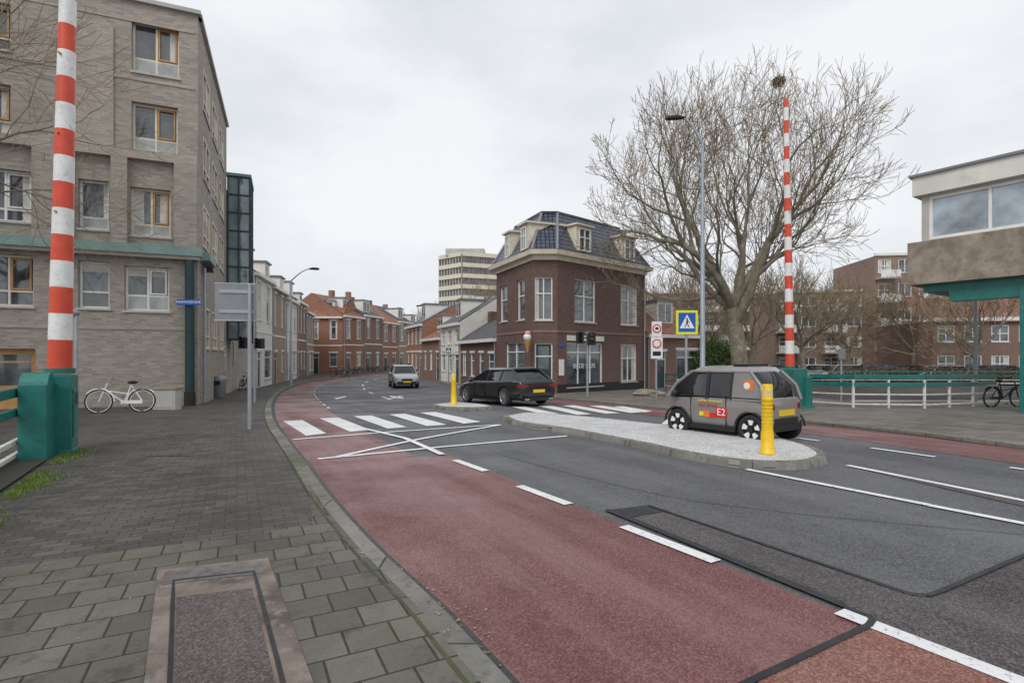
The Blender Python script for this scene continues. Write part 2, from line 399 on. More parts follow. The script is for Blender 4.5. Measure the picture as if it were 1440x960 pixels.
strip('hatch_joint',pl([(238,1010),(240,960),(244,838),(357,824.5),(391,962),(402,1010)],.3),-.012,.012,.1165,m_steel,hb)
sheet('plate',[P(248,842,.1),P(354,829,.1),P(387,962,.1),P(400,1020,.1),P(243,1020,.1),P(245,962,.1)],.115,m_plate,hb)
sheet('tread_plate',[P(232,806,.1),P(368,791,.1),P(372,808,.1),P(230,824,.1)],.1145,M('tread_steel',(.2,.18,.17),.5,.5,.35,14,.9,90),hb)
sheet('drain_cover',[P(203,639,.1),P(268,638,.1),P(268,640.5,.1),P(204,641.5,.1)],.108,m_tile)
def island(name,pts):
    pts=catmull(pts+[pts[0]],5)[:-1]; n=len(pts)
    area=sum(pts[i].x*pts[(i+1)%n].y-pts[(i+1)%n].x*pts[i].y for i in range(n))
    inn=[];sg=1 if area>0 else -1
    for i in range(n):
        t=(pts[(i+1)%n]-pts[i-1]).normalized(); inn.append(pts[i]+Vector((-t.y,t.x))*sg*.16)
    b=O(name); vs=[];fs=[]
    for p,q in zip(pts,inn):
        z=g(p.y); zq=g(q.y)
        e=p.lerp(q,.3); vs+=[(p.x,p.y,z-.02),(e.x,e.y,z+.11),(q.x,q.y,zq+.12)]
    for i in range(n):
        j=(i+1)%n
        for k in range(2): fs.append((3*i+k,3*i+k+1,3*j+k+1,3*j+k))
    b['kerb'].add(vs,fs,m_kerb,True)
    bpy.context.view_layer.update(); r=b.done(); bpy.context.view_layer.update()
    s=sheet('shell_surface',inn,.115,m_shell); s.parent=r; s.matrix_parent_inverse=r.matrix_world.inverted()
    return r
isl=[(706,590),(740,584.5),(800,588),(870,595),(960,605),(1060,616),(1130,630),(1162,645),(1158,655),(1120,661),(1040,658),(960,645),(880,627),(790,609),(725,599)]
ISL=[P(*p) for p in isl]
island('traffic_island',ISL)
island('traffic_island',[P(*p) for p in [(604,572.5),(640,569),(680,572),(694,576),(660,577.5),(620,576)]])
b=O('canal')
b['quay_wall'].face([(CNX,CN1,-2.6),(90,CN1,-2.6),(90,CN1,g(CN1)),(CNX,CN1,g(CN1))],m_quay)
b['quay_wall'].face([(CNX,CN0,-2.6),(90,CN0,-2.6),(90,CN0,g(CN0)+.08),(CNX,CN0,g(CN0)+.08)],m_quay)
b['quay_wall'].face([(CNX,CN0,-2.6),(CNX,CN1,-2.6),(CNX,CN1,g(CN1)),(CNX,CN0,g(CN0))],m_quay)
b['quay_wall'].face([(90,CN0,-2.6),(90,CN1,-2.6),(90,CN1,-.6),(90,CN0,-.3)],m_quay)
b['coping'].box(CNX,90,CN1-.05,CN1+.4,-.62,-.42,m_concL)
b['coping'].box(CNX,90,CN0-.3,CN0+.04,g(CN0)-.1,g(CN0)+.13,m_concL)
b['water'].face([(CNX,CN0,-1.9),(90,CN0,-1.9),(90,CN1,-1.9),(CNX,CN1,-1.9)],m_water)
b.done()
# ---------------------------------------------------------------- walls/windows
def onw(Pp,u,px,py):
    dx=(px-CX)/F; s=(Pp[0]-Pp[1]*dx)/(u[1]*dx-u[0]); t=Pp[1]+u[1]*s
    return s,H-(py-HY)/F*t
def pw(Pp,u,x0,y0,x1,y1,cols=1,tr=0,kind='win',fm=None):
    s0,_=onw(Pp,u,x0,0); s1,_=onw(Pp,u,x1,0); xm=(x0+x1)/2
    _,za=onw(Pp,u,xm,y1); _,zb=onw(Pp,u,xm,y0)
    return (min(s0,s1),max(s0,s1),za,zb,cols,tr,kind,fm)
def window(o,Pp,u,n,op,depth=.14,fmat=None,gmat=None,sill=True,fw=.07):
    s0,s1,z0,z1,cols,tr,kind,fm=op; fm=fm or fmat or m_white; gm=gmat or m_glass
    w=o['windows']
    if kind=='void': return
    dd=-depth
    if kind=='door':
        w.obox(Pp,u,n,s0+fw,s1-fw,dd,dd+.04,z0,z1-fw,fm if fm!=m_white else m_dpole)
        w.obox(Pp,u,n,s0+fw+.12,s1-fw-.12,dd+.04,dd+.05,z0+(z1-z0)*.45,z1-fw-.12,gm)
    else:
        r=random.random()
        w.obox(Pp,u,n,s0,s1,dd-.02,dd,z0,z1,gm)
        if r<.4 and kind=='win':
            e=(s1-s0)*random.uniform(.15,.32)
            w.obox(Pp,u,n,s0+fw,s0+fw+e,dd+.001,dd+.004,z0+fw,z1-fw,m_curt)
            if r<.25: w.obox(Pp,u,n,s1-fw-e,s1-fw,dd+.001,dd+.004,z0+fw,z1-fw,m_curt)
        elif r<.6 and kind=='win':
            w.obox(Pp,u,n,s0+fw,s1-fw,dd+.001,dd+.004,z1-fw-(z1-z0)*random.uniform(.15,.45),z1-fw,m_curt)
    w.obox(Pp,u,n,s0,s0+fw,dd,dd+.07,z0,z1,fm);w.obox(Pp,u,n,s1-fw,s1,dd,dd+.07,z0,z1,fm)
    w.obox(Pp,u,n,s0+fw,s1-fw,dd,dd+.07,z1-fw,z1,fm)
    if kind!='door': w.obox(Pp,u,n,s0+fw,s1-fw,dd,dd+.07,z0,z0+fw,fm)
    if kind!='door':
        for c in range(1,cols):
            x=s0+(s1-s0)*c/cols; w.obox(Pp,u,n,x-fw*.45,x+fw*.45,dd,dd+.062,z0+fw,z1-fw,fm)
    if tr:
        zt=z0+(z1-z0)*tr; w.obox(Pp,u,n,s0+fw,s1-fw,dd,dd+.055,zt-fw*.45,zt+fw*.45,fm)
    if sill and kind!='door': o['sills'].obox(Pp,u,n,s0-.05,s1+.05,-depth+.07,.05,z0-.07,z0-.002,sill if not isinstance(sill,bool) else m_concL)
def wall(o,Pp,u,n,L,z0,z1,ops,mat,depth=.14,**kw):
    Pp=V(Pp);u=V(u);n=V(n); b=o['walls']
    ss=sorted(set([0,L]+[a for q in ops for a in q[:2] if 0<a<L])); zs=sorted(set([z0,z1]+[a for q in ops for a in q[2:4] if z0<a<z1]))
    for a,c in zip(ss,ss[1:]):
        for d,e in zip(zs,zs[1:]):
            ms=(a+c)/2; mz=(d+e)/2
            if any(q[0]<ms<q[1] and q[2]<mz<q[3] for q in ops): continue
            b.face([Pp+u*a+Z*d,Pp+u*c+Z*d,Pp+u*c+Z*e,Pp+u*a+Z*e],mat)
    for q in ops:
        s0,s1,a,c=q[:4]; i=-n*(depth+.01)
        for p0,p1 in (((s0,a),(s0,c)),((s1,a),(s1,c)),((s0,a),(s1,a)),((s0,c),(s1,c))):
            A=Pp+u*p0[0]+Z*p0[1]; C=Pp+u*p1[0]+Z*p1[1]; b.face([A,C,C+i,A+i],mat)
        window(o,Pp,u,n,q,depth,**kw)
# ---------------------------------------------------------------- left apartment building
lb=O('apartment_building')
C0=Vector((-11.28,19.4,0)); u=Vector((-.9196,-.393,0)); n=Vector((.393,-.9196,0))
zr=13.9; gz=-.5; L=16
cr=m_cream
ops=[pw(C0,u,185,33,252,105,2,.3,'win',cr),pw(C0,u,185,147,250,215,2,.3,'win',cr),pw(C0,u,183,265,240,332,2,.25,'win',cr),pw(C0,u,110,253,153,322,1,.25),
 pw(C0,u,175,375,238,437,2,.35),pw(C0,u,110,367,154,433,1,.35),pw(C0,u,-50,115,15,187,2,.3,'win',cr),pw(C0,u,-50,0,15,66,2,.3,'win',cr),
 pw(C0,u,-40,237,47,310,2,.25),pw(C0,u,-30,357,47,430,2,.3,'win',cr),pw(C0,u,-60,490,50,585,1,.8,'door',m_wood)]
wall(lb,C0,u,n,L,gz,zr,ops,m_lb,.25)
for q in ops[:5]: 
    lb['windows'].obox(C0,u,n,q[0]+.07,q[1]-.07,-.248,-.2,q[2]+.07,q[2]+(q[3]-q[2])*q[5]-.03,m_panel)
for q in ops[:10]:
    m_=(q[0]+q[1])/2; zt=q[2]+(q[3]-q[2])*q[5]
    if q[4]==2:
        for a,c in ((q[0]+.1,q[0]+.15),(m_-.1,m_-.05)): lb['casement'].obox(C0,u,n,a,c,-.24,-.165,zt+.05,q[3]-.09,m_wood if q[7] else m_white)
        for a,c in ((zt+.05,zt+.1),(q[3]-.14,q[3]-.09)): lb['casement'].obox(C0,u,n,q[0]+.15,m_-.1,-.24,-.165,a,c,m_wood if q[7] else m_white)
s0,_=onw(C0,u,100,0);s1,_=onw(C0,u,160,0)
lb['pier'].obox(C0,u,n,min(s0,s1),max(s0,s1),-.05,.05,8.76,12.9,m_lb2)
for a,c in ((48,100),(158,181)):
    a1,_=onw(C0,u,a,0);c1,_=onw(C0,u,c,0)
    lb['pier'].obox(C0,u,n,min(a1,c1),max(a1,c1),-.1,.22,5.52,8.45,m_lb)
a1,_=onw(C0,u,246,0); lb['pier'].obox(C0,u,n,0.004,a1,-.1,.22,5.52,8.45,m_lb)
lb['lintel_beam'].obox(C0,u,n,0.004,L,-.1,.22,8.45,8.75,m_lb2)
lb['band'].obox(C0,u,n,-.15,L,-.05,.4,5.2,5.5,m_tealL)
lb['band'].obox(C0,u,n,-.1,L,.02,.33,5.08,5.2,m_lb2)
lb['coping'].obox(C0,u,n,-.1,L,-.4,.12,zr,zr+.14,m_concL)
for z in (2.6,11.2,13.2): lb['string_course'].obox(C0,u,n,0.1,L,-.02,.025,z,z+.1,m_lb2)
u2=Vector((-.387,.922,0)); n2=Vector((.922,.387,0))
ops=[]
for s in (1.4,4.2,7.0):
    for z in (2.2,6.1,8.7,11.3): ops.append((s,s+1.9,z-.2,z+1.4,2,.3,'win',cr))
ops.append((9.1,10.1,-.2,2.2,1,.8,'door',None))
wall(lb,C0,u2,n2,10.3,gz,zr-.001,ops,m_lb,.06)
lb['coping'].obox(C0,u2,n2,.12,10.3,-.4,.12,zr,zr+.14,m_concL)
lb['band'].obox(C0,u2,n2,.42,2.2,-.05,.35,5.2,5.5,m_tealL)
wall(lb,C0+u2*10.3,u2,n2,6,gz,10.6,[(3.6,4.6,z,z+1.5,1,.3,'win',cr) for z in (1,4,7)],m_lb2,.2)
lb['walls'].face([C0+u2*10.3+Z*gz,C0+u2*10.3-n2*12+Z*gz,C0+u2*10.3-n2*12+Z*zr,C0+u2*10.3+Z*zr],m_lb)
lb['walls'].face([C0+u2*16.3+Z*gz,C0+u2*16.3-n2*12+Z*gz,C0+u2*16.3-n2*12+Z*10.6,C0+u2*16.3+Z*10.6],m_lb)
lb['roof'].face([C0+Z*zr,C0+u*L+Z*zr,C0+u*L+u2*10.3+Z*zr,C0+u2*10.3+Z*zr],m_lead)
lb['roof'].face([C0+u2*10.3+Z*10.6,C0+u2*10.3-n2*12+Z*10.6,C0+u2*16.3-n2*12+Z*10.6,C0+u2*16.3+Z*10.6],m_lead)
T=C0+u2*10.35
lb['glass_tower'].obox(T,u2,n2,0.02,2.5,.02,1.1,2.6,11.3,m_glassb)
for z in [2.6+i*.97 for i in range(10)]: lb['tower_frame'].obox(T,u2,n2,-.03,2.55,0,1.15,z-.04,z+.04,m_dpole)
for s in (-.04,.8,1.65,2.5): lb['tower_frame'].obox(T,u2,n2,s,s+.07,1.08,1.17,2.5,11.4,m_dpole)
for d in (.03,.55): lb['tower_frame'].obox(T,u2,n2,-.05,0.01,d,d+.07,2.5,11.4,m_dpole)
lb['tower_frame'].obox(T,u2,n2,-.1,2.6,0,1.2,11.35,11.5,m_tealL)
cp=C0+u*.22+n*.2; gy=g(cp.y)+.1
lb['column'].cyl((cp.x,cp.y,gy),(cp.x,cp.y,5.08),.15,m_dpole,seg=20); lb['column'].cyl((cp.x,cp.y,gy),(cp.x,cp.y,gy+.5),.18,m_black,seg=20)
q=C0+u2*1.0+n2*.1; lb['downpipe'].cyl((q.x,q.y,gy),(q.x,q.y,5.0),.05,m_galv)
lb['camera'].obox(C0+u2*1.2,u2,n2,0,.35,.1,.35,4.9,5.1,m_blk)
lb.done()
sn=O('street_name_sign'); sx=cp.x+.1; sn['plate'].box(sx-.42,sx+.42,cp.y-.25,cp.y-.225,3.47,3.67,m_blue); sn['bracket'].box(cp.x-.1,cp.x+.1,cp.y-.225,cp.y-.15,3.52,3.62,m_galv)
sn.extra.append(text('MARWIXKADE',(sx,cp.y-.253,3.57),.13,0,m_swh)); sn.done()
# ---------------------------------------------------------------- generic row house
def rowhouse(name,P0,u,w,ze,rise,wm,rm,depth=9,nflip=False,trim=m_white,gz=-.6,dorm=True,shop=False,seed=0,floors=2,gm=None):
    rnd=random.Random(seed); u=V(u).normalized(); n=Vector((u.y,-u.x,0))
    if nflip: n=-n
    P0=V(P0); o=O(name); ops=[]
    fh=(ze-gz)/floors
    nw=max(2,int(w/1.9)); ww=w/nw; wh=rnd.uniform(.42,.55)
    for fl in range(floors):
        zb=gz+fl*fh
        for i in range(nw):
            c=(i+.5)*ww
            if fl==0 and i==0: ops.append((c-.5,c+.5,zb+.12,zb+2.6,1,.78,'door',None))
            elif fl==0 and shop: ops.append((c-ww*.42,c+ww*.42,zb+.6,zb+2.7,1,.75,'win',None))
            else: ops.append((c-wh,c+wh,zb+(.95 if fl==0 else .75),zb+(2.65 if fl==0 else fh-.55),1 if rnd.random()<.6 else 2,.66,'win',None))
    wall(o,P0,u,n,w,gz,ze,ops,wm,.12,gmat=gm)
    b=-n*depth
    for s in (0,w):
        A=P0+u*s; o['walls'].face([A+Z*gz,A+b+Z*gz,A+b+Z*ze,A+b*.5+Z*(ze+rise),A+Z*ze],wm)
    A=P0+b; o['walls'].face([A+Z*gz,A+u*w+Z*gz,A+u*w+Z*ze,A+Z*ze],wm)
    R=o['roof']; e=n*.25-Z*.1
    R.face([P0+e+Z*(ze+.02),P0+u*w+e+Z*(ze+.02),P0+u*w+b*.5+Z*(ze+rise+.03),P0+b*.5+Z*(ze+rise+.03)],rm)
    R.face([P0+b+Z*(ze+.02),P0+u*w+b+Z*(ze+.02),P0+u*w+b*.5+Z*(ze+rise+.03),P0+b*.5+Z*(ze+rise+.03)],rm)
    R.obox(P0,u,n,0.004,w-.004,-.05,.32,ze-.28,ze-.06,trim)
    for q in ops:
        o['lintels'].obox(P0,u,n,q[0]-.1,q[1]+.1,-.02,.03,q[3]+.003,q[3]+.16,trim)
    o['string_course'].obox(P0,u,n,.01,w-.01,-.02,.04,gz+fh-.1,gz+fh+.04,trim)
    o['downpipe'].cyl(P0+u*.15+n*.06+Z*gz,P0+u*.15+n*.06+Z*(ze-.28),.045,m_galv,seg=8)
    if dorm:
        c=w*rnd.uniform(.4,.6); dw=rnd.uniform(.7,1.0)
        D=P0-n*1.0
        k=rise/(depth/2); z0=ze+k*1.0; dh=rnd.uniform(1.2,1.6)
        o['dormer'].obox(D,u,n,c-dw,c+dw,-2.4,.1,z0-.2,z0+dh,trim)
        o['dormer'].obox(D,u,n,c-dw+.15,c+dw-.15,.1,.12,z0+.1,z0+dh-.2,m_glass)
        o['dormer'].obox(D,u,n,c-.04,c+.04,.12,.14,z0+.1,z0+dh-.2,trim)
        o['dormer'].obox(D,u,n,c-dw-.12,c+dw+.12,-2.4,.25,z0+dh,z0+dh+.13,m_lead)
    ch=P0+b*.5+u*(w-.5); o['chimney'].obox(ch,u,n,-.3,.3,-.3,.3,ze+rise-.5,ze+rise+rnd.uniform(.4,.9),wm)
    return o.done()
d=Vector((-.219,.976,0)); p=Vector((-17.3,36.3,0))
specs=[(5.6,7.4,2.6,m_plas,m_gtile),(5.4,7.2,2.4,m_tb,m_otile),(5.8,6.9,2.2,m_plas,m_gtile),(5.8,7.2,2.4,m_rb,m_otile),(6.2,6.6,2.0,m_tb,m_gtile)]
for i,(w,ze,ri,wm,rm) in enumerate(specs):
    rowhouse('row_house',p,d,w-.01,ze,ri,wm,rm,seed=i,shop=i%2==0); p=p+d*w
rowhouse('row_house',(-25.6,67,0),(1,0,0),4.6,6.6,2.8,m_ob,m_otile,seed=11,depth=8)
p=Vector((-20.95,67.02,0)); d=Vector((.25,.97,0)).normalized()
for i in range(5):
    rowhouse('row_house',p,d,5.0,[6.8,7.2,6.6,7.0,6.5][i],[2.8,2.2,3,2.5,2.6][i],[m_ob,m_rb,m_ob,m_tb,m_rb][i],[m_otile,m_gtile][i%2],seed=20+i,dorm=i!=2); p=p+d*5.02
rowhouse('row_house',(-17,98,0),(1,0,0),4.5,5.6,3,m_plas,m_gtile,seed=31); rowhouse('row_house',(-12.4,99,0),(1,.1,0),5,5.0,3,m_rb,m_otile,seed=32)
# ---------------------------------------------------------------- corner brick house
cb=O('brick_house')
A=Vector((-1.0,35.1,0));Bp=Vector((1.18,29.8,0));Cp=Vector((2.5,29.8,0));D=Vector((8.76,35.5,0));E=Vector((5.6,41.2,0));G=Vector((.2,41.2,0))
foot=[A,Bp,Cp,D,E,G]; ze=7.25; gz=-.75
def seg(P0,P1,rects,mat=m_db,**k):
    u=(P1-P0).normalized(); n=Vector((u.y,-u.x,0)); L=(P1-P0).length
    wall(cb,P0,u,n,L,gz,ze,[pw(P0,u,*r) for r in rects],mat,.16,**k); return u,n,L
uA,nA,LA=seg(A,Bp,[(703,402,713.5,452,1,.6),(727,393,738,450,1,.6),(711,481,738,527,2,.7,'shop')])
uB,nB,LB=seg(Bp,Cp,[(752,389,777,450,2,.62),(752,482,777,549,1,.72,'door')])
uC,nC,LC=seg(Cp,D,[(808,393,838,453,2,.6),(873,402,897,457,2,.62),(797,482,848,543,3,.78,'shop'),(873,484,896,536,2,.62)])
seg(D,E,[]);seg(E,G,[]);seg(G,A,[])
for (P0,uu,nn,LL) in ((A,uA,nA,LA),(Bp,uB,nB,LB),(Cp,uC,nC,LC)):
    cb['plinth'].obox(P0,uu,nn,0.003,LL-.003,-.02,.035,gz,.1 if nn is not nB else gz+.1,m_blk)
    cb['string_course'].obox(P0,uu,nn,0.002,LL-.002,-.02,.03,3.0,3.1,m_bb)
cen=Vector((3.0,35.6,0))
def ring(k,z,out=0): return [cen+(q-cen)*k+(q-cen).normalized()*out+Z*z for q in foot]
def band(r0,r1,mat,part): 
    for i in range(6): cb[part].face([r0[i],r0[(i+1)%6],r1[(i+1)%6],r1[i]],mat)
ra=ring(1,ze-.02,.02);rb_=ring(1,ze-.02,.5);rc=ring(1,ze+.22,.55);rd=ring(1,ze+.24,.3)
band(ring(1,ze-.28,.02),ring(1,ze-.28,.12),m_cream,'cornice');band(ring(1,ze-.28,.12),ring(1,ze-.02,.14),m_cream,'cornice')
band(ra,rb_,m_cream,'cornice');band(rb_,rc,m_cream,'cornice');band(rc,rd,m_lead,'cornice')
re=ring(.70,10.0);rg=ring(.3,10.75)
band(rd,re,m_rtile,'roof');band(re,ring(.72,10.1),m_lead,'roof');band(ring(.72,10.1),rg,m_lead,'roof');cb['roof'].face(rg,m_lead)
for i in range(6): cb['roof'].cyl(rd[i],re[i],.09,m_lead,seg=8)
cb['chimney'].box(3.4,4.4,37.5,38.2,10.3,11.1,m_db)
def dormer(P0,uu,nn,px,zb,zt,w):
    s,_=onw(P0,uu,px,0); Q=P0-nn*.05
    cb['dormer'].obox(Q,uu,nn,s-w/2,s+w/2,-2.2,.12,zb,zt,m_cream)
    op=(s-w/2+.16,s+w/2-.16,zb+.2,zt-.14,2,.6,'dorm',None); window(cb,Q,uu,nn,op,-.14,sill=False)
    cb['dormer'].obox(Q,uu,nn,s-w/2-.12,s+w/2+.12,-2.2,.3,zt,zt+.1,m_cream)
dormer(Cp,uC,nC,820,7.5,9.15,1.35);dormer(Cp,uC,nC,883,7.5,9.15,1.35)
dormer(A,uA,nA,716,7.5,9.15,1.0);dormer(A,uA,nA,739,7.5,9.15,1.0)
s,_=onw(Cp,uC,797,0);s2,_=onw(Cp,uC,848,0)
cb['shop_fascia'].obox(Cp,uC,nC,min(s,s2),max(s,s2),0.005,.08,2.55,2.85,m_plas)
cb.extra.append(text("BIJ DE SLUIS",tuple(Cp+uC*((s+s2)/2)+nC*-.085+Z*1.1),.38,math.atan2(uC.y,uC.x),m_swh))
s,_=onw(Cp,uC,789,0); cb['poster'].obox(Cp,uC,nC,s-.2,s+.2,.01,.05,.6,1.5,m_swh)
cb['street_plate'].obox(Cp,uC,nC,s-.25,s+.25,.01,.03,2.2,2.35,m_blue)
cb['downpipe'].cyl(D-uC*.2+nC*.08+Z*gz,D-uC*.2+nC*.08+Z*ze,.05,m_galv)
cb.done()
ic=O('ice_cream_sign'); q=Vector((at(741.5,29.3),29.3,0)); 
ic['cone'].tube([(q.x,q.y,zat(496,29.3)),(q.x,q.y,zat(478,29.3))],[.03,.2],14,m_wood)
ic['scoop'].ball((q.x,q.y,zat(474,29.3)),.22,m_swh);ic['scoop'].ball((q.x+.03,q.y,zat(469,29.3)),.17,M('strawberry',(.7,.3,.3),.5))
ic['bracket'].cyl((q.x,q.y,zat(482,29.3)),(q.x+.1,q.y+1.4,zat(482,29.3)),.025,m_blk); ic.done()
d=Vector((-.38,.925,0)).normalized(); p=A+d*.05
rowhouse('low_brick_house',p,d,8,2.9,1.6,m_db,m_gtile,nflip=True,gz=-.75,seed=41,dorm=False,depth=5,floors=1)
p=p+d*8.05; rowhouse('row_house',p,d,6,4.4,2.2,m_plas,m_gtile,nflip=True,seed=42,depth=7)
p=p+d*6.05; rowhouse('row_house',p,d,7,3.4,2.0,m_rb,m_otile,nflip=True,seed=43,depth=7,floors=1)
p=p+d*7.05; rowhouse('row_house',p,d,8,5,2.0,m_ob,m_gtile,nflip=True,seed=44,depth=7)
p=p+Vector((-1.5,8.5,0)); rowhouse('row_house',p,Vector((-.1,1,0)),9,5.5,2.0,m_plas,m_gtile,nflip=True,seed=45,depth=7)
rowhouse('low_brick_house',(9.0,36.2,0),(.87,.49,0),5.2,3.2,2.4,m_rb,m_otile,gz=-.6,seed=51,depth=6,floors=1,shop=True)
# ---------------------------------------------------------------- tall block
tb=O('tower_block'); cpt=Vector((at(650,150),150,0)); 
for (uu,Lw) in ((Vector((-.75,.66,0)),9.5),(Vector((.93,.37,0)),11)):
    uu=uu.normalized(); nn=Vector((-uu.y,uu.x,0)); nn=nn if nn.y<0 else -nn
    tb['walls'].face([cpt-Z,cpt+uu*Lw-Z,cpt+uu*Lw+Z*30,cpt+Z*30],m_glass)
    for i in range(10):
        z=30.4-i*3.0
        tb['spandrel'].obox(cpt,uu,nn,0,Lw,-.1,.45,z-1.05,z+.1,m_cream)
    for i in range(9):
        tb['mullion'].obox(cpt,uu,nn,Lw*i/8-.1 if i else 0,Lw*i/8+.14,0,.25,0,30,m_bb if uu.x>0 else m_concL)
tb['roof'].box(cpt.x-5,cpt.x+6,153,160,30,32.0,m_concL)
tb['walls'].box(cpt.x-6,cpt.x+9.8,155,165,0,30,m_bb)
tb.done()
# ---------------------------------------------------------------- right background apartments
def flats(name,P0,u,w,ht,mat,nf,nc,balc=True,roof=None,gz=-.6,trim=m_white):
    u=V(u).normalized(); n=Vector((u.y,-u.x,0)); o=O(name); P0=V(P0); ops=[];fh=(ht-gz)/nf;cw=w/nc
    for f in range(nf):
        for c in range(nc):
            s=(c+.5)*cw; z=gz+f*fh
            ops.append((s-cw*.33,s+cw*.33,z+.8,z+fh-.4,2,0 if c%2 else .5,'win',None))
    wall(o,P0,u,n,w,gz,ht,ops,mat,.12,fw=.1)
    for s in (0,w): o['walls'].face([P0+u*s+Z*gz,P0+u*s-n*10+Z*gz,P0+u*s-n*10+Z*ht,P0+u*s+Z*ht],mat)
    if roof: 
        o['roof'].face([P0+n*.3+Z*(ht-.1),P0+u*w+n*.3+Z*(ht-.1),P0+u*w-n*5+Z*(ht+roof),P0-n*5+Z*(ht+roof)],m_otile)
    o['roof'].face([P0+Z*ht,P0+u*w+Z*ht,P0+u*w-n*10+Z*ht,P0-n*10+Z*ht],m_lead)
    o['roof'].obox(P0,u,n,-.05,w+.05,-.1,.15,ht,ht+.3,trim)
    if balc:
        for f in range(1,nf):
            for c in range(0,nc,2):
                s=(c+.5)*cw; z=gz+f*fh
                o['balcony'].obox(P0,u,n,s-cw*.48,s+cw*.48,.02,1.3,z,z+.15,m_concL)
                o['balcony'].obox(P0,u,n,s-cw*.48,s+cw*.48,1.25,1.3,z+.15,z+1.0,trim)
    return o.done()
flats('apartment_block',(at(1090,68),68,0),(1,-.12,0),24,9.6,m_bb,4,9)
flats('apartment_block',(at(900,88),88,0),(1,0,0),20,11.8,m_rb,4,8,True)
flats('apartment_block',(at(1230,64),64,0),(1,-.1,0),9,13.5,m_bb,5,4,True)
flats('terraced_house',(at(1312,50),50,0),(1,-.15,0),20,4.9,m_rb,2,9,False,2.6)
# ---------------------------------------------------------------- bridge control house
ch=O('bridge_control_house'); Q=Vector((at(1296,18),18,0)); u=Vector((.568,-.823,0)); n=Vector((-.823,-.568,0)); L=10
Q2=Q+n*.3-u*.3
ch['concrete_skirt'].obox(Q2,u,n,0,L,-5,0,4.05,5.45,m_conc)
for s in (4.8,): ch['panel_joint'].obox(Q2,u,n,s-.01,s+.01,0,.004,4.06,5.44,m_blk)
ch['white_fascia'].obox(Q,u,n,-.2,L,-5,.2,7.0,7.62,m_plas)
ch['roof'].obox(Q,u,n,-.28,L,-5,.28,7.62,7.7,m_lead)
wall(ch,Q,u,n,L,5.45,7.0,[(.2,3.3,5.52,6.93,2,0,'shop',m_white),(3.42,5.6,5.52,6.93,1,0,'shop',m_white),(5.7,8.8,5.52,6.93,1,0,'shop',m_white)],m_concL,.1,gmat=m_glassc,sill=False,fw=.09)
wall(ch,Q-n*4.9,n,-u,4.9,5.45,7.0,[(.3,2.3,5.6,6.9,1,0,'shop',m_white),(2.5,4.6,5.6,6.9,1,0,'shop',m_white)],m_concL,.1,gmat=m_glassc,sill=False)
ch['soffit'].obox(Q2,u,n,.35,L,-4.6,-.35,3.8,4.05,m_teal)
cx=Vector((at(1440,15.9),15.9,0))
ch['column'].obox(cx,u,n,-.1,.35,-.5,0,-.1,3.8,m_teal)
ch['column'].obox(cx,u,n,-1.8,1.8,-.45,-.05,3.45,3.8,m_teal)
ch['column'].obox(cx,u,n,2.5,6,-3.5,-.6,-.1,3.8,m_bb)
ch.done()
# ---------------------------------------------------------------- barriers
def barrier(name,px_top,y_top,px_b,y_b,Y,r_b,r_t,first):
    o=O(name); a=Vector((at(px_b,Y),Y,zat(y_b,Y))); c=Vector((at(px_top,Y),Y,zat(y_top,Y)))
    Lh=(c-a).length; st=.435; k=0; s=0; dr=(c-a)/Lh
    while s<Lh:
        e=min(Lh,s+(st if s>0 else first)); m=m_redp if k%2==0 else m_whip
        ra_=r_b+(r_t-r_b)*s/Lh; rb2=r_b+(r_t-r_b)*e/Lh
        o['boom'].tube([a+dr*s,a+dr*e],[ra_,rb2],24,m,caps=(e>=Lh)); s=e;k+=1
    gz=g(Y)+.1
    o['collar'].cyl(a-Z*.06,a+Z*.03,r_b*1.25,m_teal,seg=24)
    for i in range(2,int(Lh/1.3)):
        q=a+dr*(i*1.3); o['bolts'].cyl(q-Vector((.0,r_b*.98,0)),q-Vector((0,r_b*.7,0)),.022,m_wood,seg=8)
    return o,a,gz
o,a,gz=barrier('bridge_barrier',99,-160,84,520,9.0,.168,.10,.5)
ub=Vector((.49,-.87,0));nb=Vector((.87,.49,0))
c0=Vector((a.x,a.y,0))
o['housing'].obox(c0,ub,nb,-.25,.25,-.3,.2,gz,1.38,m_teal)
o['housing'].obox(c0,ub,nb,-.29,.29,-.34,.24,gz,gz+.06,m_teal)
o['housing'].obox(c0,ub,nb,.25,.85,-.34,.0,gz,1.26,m_teal)
o['housing'].cyl(c0+ub*.55-nb*.34+Z*1.2,c0+ub*.55+Z*1.2,.24,m_teal,seg=20)
o['housing'].obox(c0,ub,nb,-.17,.17,.2,.22,.35,1.15,m_teal)
for k in range(6): o['louvre'].obox(c0,ub,nb,-.1,.1,.22,.235,.9+k*.035,.915+k*.035,m_blk)
o['motor'].obox(c0,ub,nb,-.15,.15,-.48,-.3,.9,1.3,m_dpole)
o.done(.012)
o,a,gz=barrier('bridge_barrier',1105,140,1111,516,18.2,.145,.075,.45)
c0=Vector((a.x,a.y,0))
o['housing'].obox(c0,ub,nb,-.35,.38,-.38,.38,gz,zat(516,18.2)-.05,m_teal)
o['housing'].obox(c0,ub,nb,-.45,.45,.2,.55,gz,1.0,m_teal)
o['housing'].obox(c0,ub,nb,-.5,.5,-.45,.6,gz,gz+.08,m_teal)
o.done(.02)
